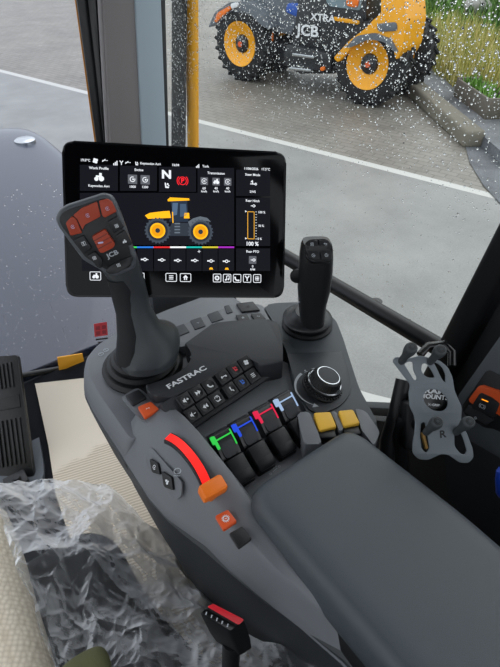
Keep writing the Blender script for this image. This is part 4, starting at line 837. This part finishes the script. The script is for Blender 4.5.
# pictured tractor
def pic(px, mat, name, fr=f2): k = MB(); k.flat([ml(*p) for p in px], fr); return k.build(name, mat, mon)
fa, fb, fc, fd, fe = [MF @ T(0, 0, Z2+.0002*i) for i in range(5)]
pic([(172, 223), (205, 223), (198, 236), (166, 236)], sd, 'pictured_chassis', fa)
pic([(170, 199), (187, 200), (188.5, 222), (169, 222), (172, 210)], emit('screen cab', (34, 44, 58)), 'pictured_cab', fa)
pic([(172.5, 203), (178, 203), (177, 215), (172, 216)], emit('screen cab glass', (72, 92, 116)), 'pictured_cab_glass', fb)
pic([(180, 204), (186, 204), (187, 216), (180, 217)], emit('screen cab glass b', (60, 78, 100)), 'pictured_cab_glass', fb)
pic([(145, 215.5), (150, 213), (162, 211.5), (169.5, 211), (171, 218), (148, 219)], sy, 'pictured_bonnet', fb)
pic([(167.5, 199.8), (170, 197.6), (189, 198.5), (189.5, 200.6), (168, 201.5)], sy, 'pictured_roof', fb)
pic([(184, 213), (189, 213), (189.5, 218.5), (184, 218.5)], sy, 'pictured_tank', fb)
pic([(188, 222), (193, 218.5), (200, 216.5), (207, 218), (211, 222), (205, 221), (197, 221), (190, 227)], emit('screen fender', (86, 94, 102)), 'pictured_fender', fb)
pic([(172, 212), (173, 212), (173.5, 223), (172.5, 223)], sy, 'pictured_rail', fc)
for i in range(4): pic([(174.5, 223+i*3), (180, 223+i*3), (180, 224.4+i*3), (174.5, 224.4+i*3)], emit('screen step', (90, 100, 110)), 'pictured_step', fc)
for x, y in ((157.7, 230.7), (200.5, 232)):
    for r_, mt, f_ in ((12, emit('screen tyre', (58, 66, 76)), fb), (10, emit('screen tyre in', (36, 42, 50)), fc), (7.6, sy, fd), (6, emit('screen rim', (210, 140, 16)), fe)):
        k = MB(); c = ml(x, y); k.disc(c, r_*S, f_, 28)
        if r_ == 12:
            for i in range(22): a = 6.283*i/22; k.rect((c[0]+12.2*S*math.cos(a), c[1]+12.2*S*math.sin(a)), 1.6*S, 1.6*S, f_)
        k.build('pictured_wheel' , mt, mon)
    k = MB(); k.disc(c, 2.4*S, MF @ T(0, 0, Z2+.001), 14); k.build('pictured_hub', sd, mon)
# ================= phone holder =================
z4 = lambda pts: [(385+x/4.76, 330+y/4.76) for x, y in pts]
ph = thing('phone_holder', 'grey X shaped phone holder with four rubber pegs, mounted right of the dial', 'phone holder', PD(425, 455, .64))
PF = frame(PD(393, 460, .625), PD(475, 460, .625)-PD(393, 460, .625), PD(393, 340, .605)-PD(393, 460, .625))
def pl4(px): return [loc(PF, x, y) for x, y in z4(px)]
cu = bpy.data.curves.new('plate', 'CURVE'); cu.dimensions = '2D'; cu.fill_mode = 'BOTH'; cu.extrude = .0006; cu.bevel_depth = .0007; cu.bevel_resolution = 1
loops = [[(38, 150), (46, 134), (66, 130), (82, 142), (135, 133), (165, 124), (215, 136), (262, 150), (296, 178), (318, 225), (328, 290), (345, 330), (362, 365), (360, 405), (358, 430), (385, 490), (414, 565), (418, 605), (395, 630), (355, 628), (300, 590), (262, 588), (205, 615), (160, 612), (132, 585), (133, 540), (142, 490), (146, 440), (140, 405), (120, 365), (114, 300), (122, 258), (98, 228)],
 [(86, 160), (112, 146), (134, 150), (136, 190), (154, 226), (150, 242), (136, 240)], [(172, 160), (190, 154), (205, 165), (225, 195), (240, 228), (215, 232), (188, 222), (168, 195)], [(226, 150), (250, 155), (276, 180), (290, 215), (288, 256), (270, 240), (246, 190)],
 [(240+62*math.cos(a), 334+54*math.sin(a)+.25*62*math.cos(a)) for a in [6.283*i/18 for i in range(18)]],
 [(168, 440), (190, 434), (200, 470), (214, 565), (196, 590), (170, 565), (163, 500)], [(330, 456), (352, 470), (372, 510), (392, 575), (380, 598), (355, 590), (328, 555), (326, 500)]]
for lp in loops:
    p2 = rpoly(pl4(lp), .0035, 4); sp = cu.splines.new('POLY'); sp.points.add(len(p2)-1); sp.use_cyclic_u = True
    for q, p in zip(sp.points, p2): q.co = (p[0], p[1], 0, 1)
ob = bpy.data.objects.new('t', cu); C.objects.link(ob); me = bpy.data.meshes.new_from_object(ob.evaluated_get(bpy.context.evaluated_depsgraph_get())); bpy.data.objects.remove(ob)
b = bmesh.new(); b.from_mesh(me); mb = MB(); mb.add(b, PF); mb.build('spring_plate', plastic('holder grey', (104, 112, 118), .5, .15, 900), ph)
for base, tip in (((78, 146), (130, 80)), ((216, 148), (268, 92)), ((196, 484), (250, 436)), ((338, 484), (402, 436))):
    a = PF @ V((*pl4([base])[0], .001)); e_ = PF @ V((*pl4([tip])[0], .0)); e_ = PD(385+tip[0]/4.76, 330+tip[1]/4.76, .573)
    mb = MB(); d = (e_-a); dn = d.normalized(); u = dn.cross(V((0, 0, 1))).normalized(); w = dn.cross(u)
    mb.loft([sel(a-dn*.003+dn*d.length*f, u*r, w*r, 2, 18) for f, r in ((0, .0042), (.05, .0046), (.45, .0046), (.62, .0058), (.8, .0072), (.97, .0075), (1.04, .0068), (1.08, .005))]); o = mb.build('rubber_peg', plastic('peg rubber', (54, 58, 61), .6, .3, 1200), ph, sharp=60)
    fr = frame(a+dn*(d.length*1.08-.0026), u, w); mb = MB(); [mb.ring((0, 0), r, r+.0006, fr @ T(0, 0, .0003), n=16) for r in (.0022, .0038)]; mb.build('peg_ribs', M['black'], o)
c = PF @ V((*loc(PF, 435.5, 401), -.006)); fr = frame(c, PF.col[0].to_3d(), PF.col[1].to_3d())
mb = MB(); mb.lathe([(.0215, -.012), (.0215, -.002), (.0195, 0), (.0001, 0)], 36, fr); disc_ = mb.build('centre_disc', M['gloss'], ph)
mb = MB(); mb.lathe([(.0225, -.012), (.0225, -.004), (.0216, -.003), (.0214, -.012)], 36, fr); mb.build('disc_ring', M['silver'], disc_)
mb = MB(); rz = fr @ RZ(-5); mb.text('RAM', rz, (0, .0105), .0062, .03, 1.5); mb.text('MOUNTS', rz, (0, .0035), .0056, .03, 1.1); mb.text('X-GRIP', rz, (.001, -.0065), .0028, .03, 1.2)
for v in mb.bm.verts: v.co += fr.col[2].to_3d()*.0004
mb.build('disc_lettering', M['white'], disc_, 'white lettering')
mb = MB(); q = pl4([(272, 495)])[0]; mb.text('R', PF @ T(q[0], q[1], .0016) @ RZ(8), h=.0095, bold=.03); mb.build('plate_mark', M['black'], ph)
n4 = PF.col[2].to_3d(); s0 = PF @ V((*loc(PF, 435, 405), -.016))
mb = MB(); mb.lathe([(.0001, -.02), (.014, -.02), (.016, -.012), (.016, -.004), (.02, 0)], 20, frame(s0, PF.col[0].to_3d(), PF.col[1].to_3d()))
mb.tube([s0-n4*.012, PD(425, 420, .70), PD(405, 425, .73)], .016, 14); mb.rbox((.03, .07, .035), .008, frame(PD(412, 425, .72), CX, UP)); mb.tube([PD(404, 380, .74), PD(396, 415, .74), PD(388, 440, .74), PD(386, 470, .76)], .012, 12); mb.tube([PD(420, 400, .72), PD(396, 436, .74), PD(400, 470, .78), PD(404, 500, .85)], .0155, 12)
mb.build('mounting_arm', M['black'], ph)
mb = MB(); mb.tube([PD(420, 355, .66), PD(428, 346, .665), PD(444, 344, .665), PD(452, 352, .66), PD(452, 366, .655)], .0055, 10); mb.build('clamp_hoop', M['gloss'], ph)
mb = MB(); p0, p1 = PD(422, 432, .70), PD(426, 448, .705); mb.tube([p0, p1], .003, 8); mb.build('brass_bolt', plastic('brass', (190, 150, 90), .35, metal=.6), ph)
for q, l in (([(415, 345), (410, 362)], 0),): pass

# ================= right-hand side panel =================
sp_ = thing('side_panel', 'dark grey side panel with an orange framed switch at the right edge', 'switch panel', PD(480, 440, .72))
SF0 = (PD(500, 338, .70), PD(459, 398, .765), PD(520, 470, .70))
n_ = (SF0[1]-SF0[0]).cross(SF0[2]-SF0[0]).normalized(); n_ = n_ if n_.dot(FW) < 0 else -n_
x_ = (PPL(505, 430, SF0[0], n_)-PPL(463, 409, SF0[0], n_)).normalized(); SF = frame(SF0[0], x_, n_.cross(x_))
def sf(px): return [loc(SF, x, y) for x, y in px]
mb = MB(); mb.prism(rpoly(sf([(503, 332), (494, 345), (458, 396), (452, 420), (462, 436), (500, 458), (560, 490), (560, 360)]), .008), .05, .005, SF @ T(0, 0, -.05), 3); mb.build('panel_body', plastic('side panel grey', (74, 79, 84), .55, .25, 1200), sp_)
mb = MB(); mb.prism(rpoly(sf([(452, 418), (462, 438), (505, 462), (560, 492), (560, 600), (470, 560), (440, 500), (436, 440)]), .01), .04, .01, SF @ T(0, 0, -.06), 3); mb.build('panel_skirt', plastic('side panel charcoal', (50, 53, 57), .6, .25, 1200), sp_)
mb = MB(); mb.prism(rpoly(sf([(488, 369), (462, 407), (466, 415), (486, 428), (493, 428), (530, 445), (540, 395)]), .006), .003, .001, SF @ T(0, 0, -.001)); mb.build('switch_recess', M['black'], sp_)
mb = MB(); mb.prism(rpoly(sf([(483, 384), (472, 399), (475, 402), (500, 411), (502, 414), (515, 418), (522, 400), (510, 393)]), .004), .009, .002, SF @ T(0, 0, .001), 3); mb.build('switch_frame', M['orange'], sp_, 'orange switch surround')
mb = MB(); mb.prism(rpoly(sf([(485, 391), (475, 406), (498, 416), (504, 402), (496, 396)]), .003), .009, .0015, SF @ T(0, 0, .003), 3); sk = mb.build('switch_key', M['key'], sp_)
mb = MB(); c = sf([(487, 404.5)])[0]; mb.ring((0, 0), .0022, .0032, SF @ T(c[0], c[1], .0125)); mb.ring((0, 0), .0042, .005, SF @ T(c[0], c[1], .0125), -50, 50, 8); mb.ring((0, 0), .0042, .005, SF @ T(c[0], c[1], .0125), 130, 230, 8); mb.build('brake_symbol', M['pale'], sk)
mb = MB(); a, b_ = sf([(486.5, 397.5), (493, 400)]); mb.line(a, b_, .0016, SF @ T(0, 0, .0125)); mb.build('switch_lamp', emit('amber lamp', (255, 150, 30), 1), sk, 'amber lit bar')
mb = MB(); mb.prism(rpoly(sf([(471, 404), (466, 411), (488, 424), (496, 419)]), .002), .005, .0015, SF @ T(0, 0, .001), 3); mb.build('lower_key', M['panel'], sp_)
mb = MB(); c = sf([(478, 417)])[0]; mb.ring((0, 0), .001, .0028, SF @ T(c[0], c[1], .0065), n=4); mb.build('lower_key_symbol', M['pale'], sp_)
mb = MB(); fr = frame(PD(503, 482, .67), CX, UP); mb.loft([sel(fr @ V((0, y, 0)), V(CX)*rx, FW*.01, 2.2, 16) for y, rx in ((-.022, .004), (-.016, .0085), (.004, .0095), (.014, .008), (.018, .003))])
mb.tube([PD(503, 478, .67), PD(502, 468, .69), SF @ V((*sf([(503, 460)])[0], -.03))], .0025, 8); mb.build('key_fob', plastic('bright blue', (24, 70, 190), .4), thing=('bright blue plastic key tab hanging below the side panel', 'key tab'))

# ================= seat, plastic wrap, buckle =================
seat = thing('driver_seat', 'beige knitted seat cushion edge with black seat side at the lower left', 'seat', (-.15, .3, -1.05))
def knit():
    m, N, L, B = newmat('beige knit'); tc = N.new('ShaderNodeTexCoord'); B.inputs['Roughness'].default_value = .9
    mp = N.new('ShaderNodeMapping'); mp.inputs['Rotation'].default_value[2] = .5; L.new(tc.outputs['Object'], mp.inputs['Vector'])
    v = N.new('ShaderNodeTexVoronoi'); v.inputs['Scale'].default_value = 150; v.inputs['Randomness'].default_value = .35; L.new(mp.outputs['Vector'], v.inputs['Vector'])
    mx = N.new('ShaderNodeMix'); mx.data_type = 'RGBA'; mx.inputs['A'].default_value = lin((246, 236, 218)); mx.inputs['B'].default_value = lin((196, 182, 160)); L.new(v.outputs['Distance'], mx.inputs['Factor']); L.new(mx.outputs['Result'], B.inputs['Base Color'])
    bp = N.new('ShaderNodeBump'); bp.inputs['Strength'].default_value = .6; bp.inputs['Distance'].default_value = .002; bp.invert = True; L.new(v.outputs['Distance'], bp.inputs['Height']); L.new(bp.outputs['Normal'], B.inputs['Normal'])
    return m
ep = [PZ(x, y, -.74) for x, y in ((2, 506), (16, 540), (28, 585), (40, 625), (52, 672), (60, 720))]
rings = []
for p in spline(ep, 5): rings.append([V((p.x-.5, p.y+.1, -.93)), V((p.x-.5, p.y+.1, -.72)), V((p.x-.12, p.y+.02, -.705)), V((p.x-.05, p.y, -.708)), V((p.x-.02, p.y, -.718)), V((p.x-.004, p.y, -.735)), V((p.x+.001, p.y, -.76)), V((p.x-.003, p.y, -.80)), V((p.x-.02, p.y, -.93))])
mb = MB(); mb.loft(rings); mb.build('seat_cushion', knit(), seat, 'beige knitted cushion', sharp=80)
mb = MB(); mb.rbox((.42, .62, .30), .07, T(-.14, .24, -.95), 5); mb.rbox((.17, .52, .18), .06, T(.015, .26, -.93) @ RZ(14), 5); mb.build('seat_base', plastic('seat black', (26, 28, 31), .7, .4, 600), seat)
# wrinkled clear wrap
def wrapm():
    m, N, L, B = newmat('clear plastic wrap'); out = N['Material Output']; tc = N.new('ShaderNodeTexCoord')
    B.inputs['Base Color'].default_value = (.93, .95, .98, 1); B.inputs['Roughness'].default_value = .1; B.inputs['Specular IOR Level'].default_value = 1.0
    nz = N.new('ShaderNodeTexNoise'); nz.inputs['Scale'].default_value = 26; nz.inputs['Detail'].default_value = 4; nz.noise_type = 'RIDGED_MULTIFRACTAL'; L.new(tc.outputs['Object'], nz.inputs['Vector'])
    bp = N.new('ShaderNodeBump'); bp.inputs['Strength'].default_value = .35; bp.inputs['Distance'].default_value = .004; L.new(nz.outputs['Fac'], bp.inputs['Height']); L.new(bp.outputs['Normal'], B.inputs['Normal'])
    t = N.new('ShaderNodeBsdfTransparent'); t.inputs['Color'].default_value = (.94, .96, .98, 1)
    lw = N.new('ShaderNodeLayerWeight'); lw.inputs['Blend'].default_value = .3; L.new(bp.outputs['Normal'], lw.inputs['Normal'])
    mr = N.new('ShaderNodeMapRange'); mr.inputs['From Min'].default_value = .10; mr.inputs['From Max'].default_value = .62; mr.inputs['To Min'].default_value = .04; mr.inputs['To Max'].default_value = .92; L.new(lw.outputs['Facing'], mr.inputs['Value'])
    mx = N.new('ShaderNodeMixShader'); L.new(mr.outputs['Result'], mx.inputs[0]); L.new(t.outputs[0], mx.inputs[1]); L.new(B.outputs[0], mx.inputs[2]); L.new(mx.outputs[0], out.inputs['Surface'])
    return m
def crease(q, f, s):                       # sharp folds between flat facets
    w = q+V((noise.noise(q*f*.5+V((s, 0, 0))), noise.noise(q*f*.5+V((0, s, 0))), 0))*(.35/f)
    d, _ = noise.voronoi(V((w.x*f*1.5, w.y*f*.8, s))); return (d[1]-d[0])
def rows_to_sheet(rows, nv, nu, amp, seed, name, lab, cat):
    R = [spline([PZ(*p) for p in r], 40) for r in rows]
    R = [[r[int(i*(len(r)-1)/(nu-1))] for i in range(nu)] for r in R]
    cols = [spline([r[i] for r in R], nv) for i in range(nu)]; b = bmesh.new(); g = []
    for c in cols:
        row = []
        for p in c:
            a = math.radians(20); q = V((p.x*math.cos(a)-p.y*math.sin(a), p.x*math.sin(a)+p.y*math.cos(a), 0))
            h = 1.5*(1-min(1, crease(q, 5.0, seed)*2.0))**1.3+.85*(1-min(1, crease(q, 12, seed+3)*1.7))+.42*(1-min(1, crease(q, 27, seed+7)*1.5))+.2*(1-min(1, crease(q, 60, seed+9)*1.5))+1.2*noise.noise(q*8)
            row.append(b.verts.new(p+V((noise.noise(p*21)*.006, noise.noise(p*19+V((3, 1, 0)))*.006, (h-1)*amp))))
        g.append(row)
    for a, c in zip(g, g[1:]):
        for j in range(len(a)-1): b.faces.new((a[j], c[j], c[j+1], a[j+1]))
    bmesh.ops.recalc_face_normals(b, faces=b.faces[:]); mb = MB(); mb.add(b); return mb.build(name, WRAP, thing=(lab, cat), sharp=25)
WRAP = wrapm()
rows_to_sheet([[(-8, 492, -.76), (20, 486, -.80), (55, 484, -.84), (95, 486, -.9), (112, 490, -.95)],
 [(0, 508, -.73), (35, 512, -.75), (80, 514, -.79), (125, 516, -.88), (152, 526, -.97)],
 [(12, 545, -.715), (55, 548, -.74), (105, 552, -.78), (155, 556, -.86), (192, 562, -.97)],
 [(28, 590, -.70), (75, 590, -.73), (125, 592, -.77), (180, 594, -.84), (214, 600, -.93)],
 [(42, 630, -.695), (90, 630, -.72), (140, 632, -.75), (200, 636, -.78), (258, 640, -.78)],
 [(55, 665, -.69), (105, 665, -.71), (160, 664, -.73), (240, 656, -.75), (312, 652, -.73)],
 [(66, 710, -.68), (120, 705, -.70), (180, 700, -.72), (270, 690, -.72), (360, 678, -.70)]], 44, 260, .014, 4, 'plastic_wrap', 'crumpled clear plastic wrap covering the seat side between seat and console', 'plastic wrap')
# seat belt buckle
bk = thing('belt_buckle', 'black seat belt buckle with red release button beside the console', 'belt buckle', PD(232, 650, .60))
BF = frame(PD(227, 612, .52), PD(250, 620, .515)-PD(207, 605, .515), PD(240, 600, .585)-PD(226, 640, .56))
b0 = [PD(x, y, .515) for x, y in ((199, 613), (213, 603), (244, 619), (242, 628), (224, 637))]
TB = frame(PD(222, 617, .515), PD(243, 621, .515)-PD(206, 606, .515), PD(230, 600, .52)-PD(224, 625, .51))
nB = TB.col[2].to_3d()
def tb2(px): return [loc(TB, x, y) for x, y in px]
top_ = rpoly(tb2([(199, 613), (213, 603), (245, 620), (229, 632)]), .003)
mb = MB(); ax = (PD(236, 650, .585)-PD(222, 617, .515)); 
if sum(top_[i-1][0]*top_[i][1]-top_[i-1][1]*top_[i][0] for i in range(len(top_))) < 0: top_ = top_[::-1]
tw = [TB @ V((x, y, 0)) for x, y in top_]; ti = [TB @ V((x, y, .002)) for x, y in inset(top_, .002)]
mb.loft([[p+ax*.8 for p in ti], [p+ax*.5 for p in tw], [p+ax*.02 for p in tw], ti]); mb.build('buckle_body', M['black'], bk, sharp=50)
c0 = sum(tw, V())/len(tw)+ax*.7; mb = MB(); mb.tube([c0, c0+V((-.005, 0, -.09)), V((.07, c0.y, -.87))], .011, 10); mb.build('buckle_stalk', M['rubber'], bk)
mb = MB(); mb.prism(rpoly(tb2([(207, 606.5), (213, 603.5), (243.5, 619), (238, 624.5)]), .0015), .004, .0015, TB @ T(0, 0, .001), 3); mb.build('release_button', plastic('buckle red', (206, 28, 44), .4), bk, 'red release button')
mb = MB(); mb.prism(rpoly(tb2([(201.5, 612.5), (205.5, 608.5), (236, 626), (230, 630.5)]), .001), .001, .0004, TB @ T(0, 0, .0016)); mb.build('tongue_slot', M['gloss'], bk)
mb = MB()
for f_ in range(5): c = tb2([(206+f_*5.3, 613+f_*3)])[0]; mb.rect((0, 0), .0013, .0028, TB @ T(c[0], c[1], .003))
mb.build('slot_teeth', M['pale'], bk)
# cloth at the bottom edge
mb = MB(); rs = []
for i, (x0, x1, y, z) in enumerate(((52, 62, 672, -.66), (58, 84, 655, -.655), (72, 100, 644, -.655), (86, 108, 641, -.66), (96, 106, 650, -.68))):
    a, b_ = PZ(x0, y+14, z), PZ(x1, y, z)
    c = (a+b_)/2; rs.append([c+V((math.cos(t)*.026, math.sin(t)*.03, .012*math.sin(2*t+i))) for t in [6.283*k/12 for k in range(12)]])
b = bmesh.new(); P0 = [(50, 690), (58, 668), (76, 655), (100, 642), (110, 652), (118, 690)]
mb = MB(); mb.loft([[PZ(x, y, -.70)+V((0, 0, 0)) for x, y in P0], [PZ(x, y, -.672) for x, y in P0], [PZ(84+(x-84)*.9, 672+(y-672)*.85, -.66) for x, y in P0], [PZ(84+(x-84)*.5, 676+(y-676)*.5, -.655) for x, y in P0]])
def olive():
    m = plastic('olive cloth', (92, 94, 66), .9, .8, 260, .2, .35); return m
mb.build('cloth_bundle', olive(), thing=('crumpled olive green cloth at the bottom edge beside the beige seat', 'cloth'), subs=2, sharp=180)

# ================= cab roof, out of view, added to shade the cab and give reflections contrast =================
mb = MB(); mb.prism(rpoly([(-.8, -1.0), (.72, -1.0), (.72, 1.1), (-.8, 1.1)], .12, 5), .06, .01, T(0, 0, .46)); mb.build('ceiling', plastic('roof lining', (120, 120, 122), .8), kind='structure')
mb = MB(); mb.rbox((1.5, .05, 1.0), .02, T(-.04, -1.0, -.72)); mb.build('wall_back', plastic('rear trim', (60, 62, 66), .7), kind='structure')

# ================= camera and light =================
cam = bpy.data.cameras.new('camera'); cam.sensor_fit = 'VERTICAL'; cam.sensor_height = 24; cam.lens = 24*F/667; cam.clip_start = .02; cam.clip_end = 200
co = bpy.data.objects.new('camera', cam); C.objects.link(co); co.matrix_world = Matrix.Translation((0, 0, Z0)) @ Matrix((CX, UP, -FW)).transposed().to_4x4(); bpy.context.scene.camera = co
w = bpy.data.worlds.new('overcast sky'); bpy.context.scene.world = w; w.use_nodes = True; N = w.node_tree.nodes; L = w.node_tree.links; bg = N['Background']
tc = N.new('ShaderNodeTexCoord'); sx = N.new('ShaderNodeSeparateXYZ'); L.new(tc.outputs['Generated'], sx.inputs[0]); mr = N.new('ShaderNodeMapRange'); mr.inputs['From Min'].default_value = -.1; mr.inputs['From Max'].default_value = .9; L.new(sx.outputs['Z'], mr.inputs['Value'])
rp = N.new('ShaderNodeMix'); rp.data_type = 'RGBA'; rp.inputs['A'].default_value = (.80, .86, .92, 1); rp.inputs['B'].default_value = (.96, .98, 1, 1); L.new(mr.outputs['Result'], rp.inputs['Factor']); L.new(rp.outputs['Result'], bg.inputs['Color']); bg.inputs['Strength'].default_value = 1.0
sun = bpy.data.lights.new('sun', 'SUN'); sun.energy = .6; sun.angle = math.radians(60); so_ = bpy.data.objects.new('sun', sun); C.objects.link(so_); so_.rotation_euler = V((-.55, -.35, -.75)).to_track_quat('-Z', 'Y').to_euler()
sc = bpy.context.scene; sc.view_settings.view_transform = 'Standard'; sc.view_settings.look = 'None'; sc.view_settings.gamma = 1; sc.view_settings.exposure = .55
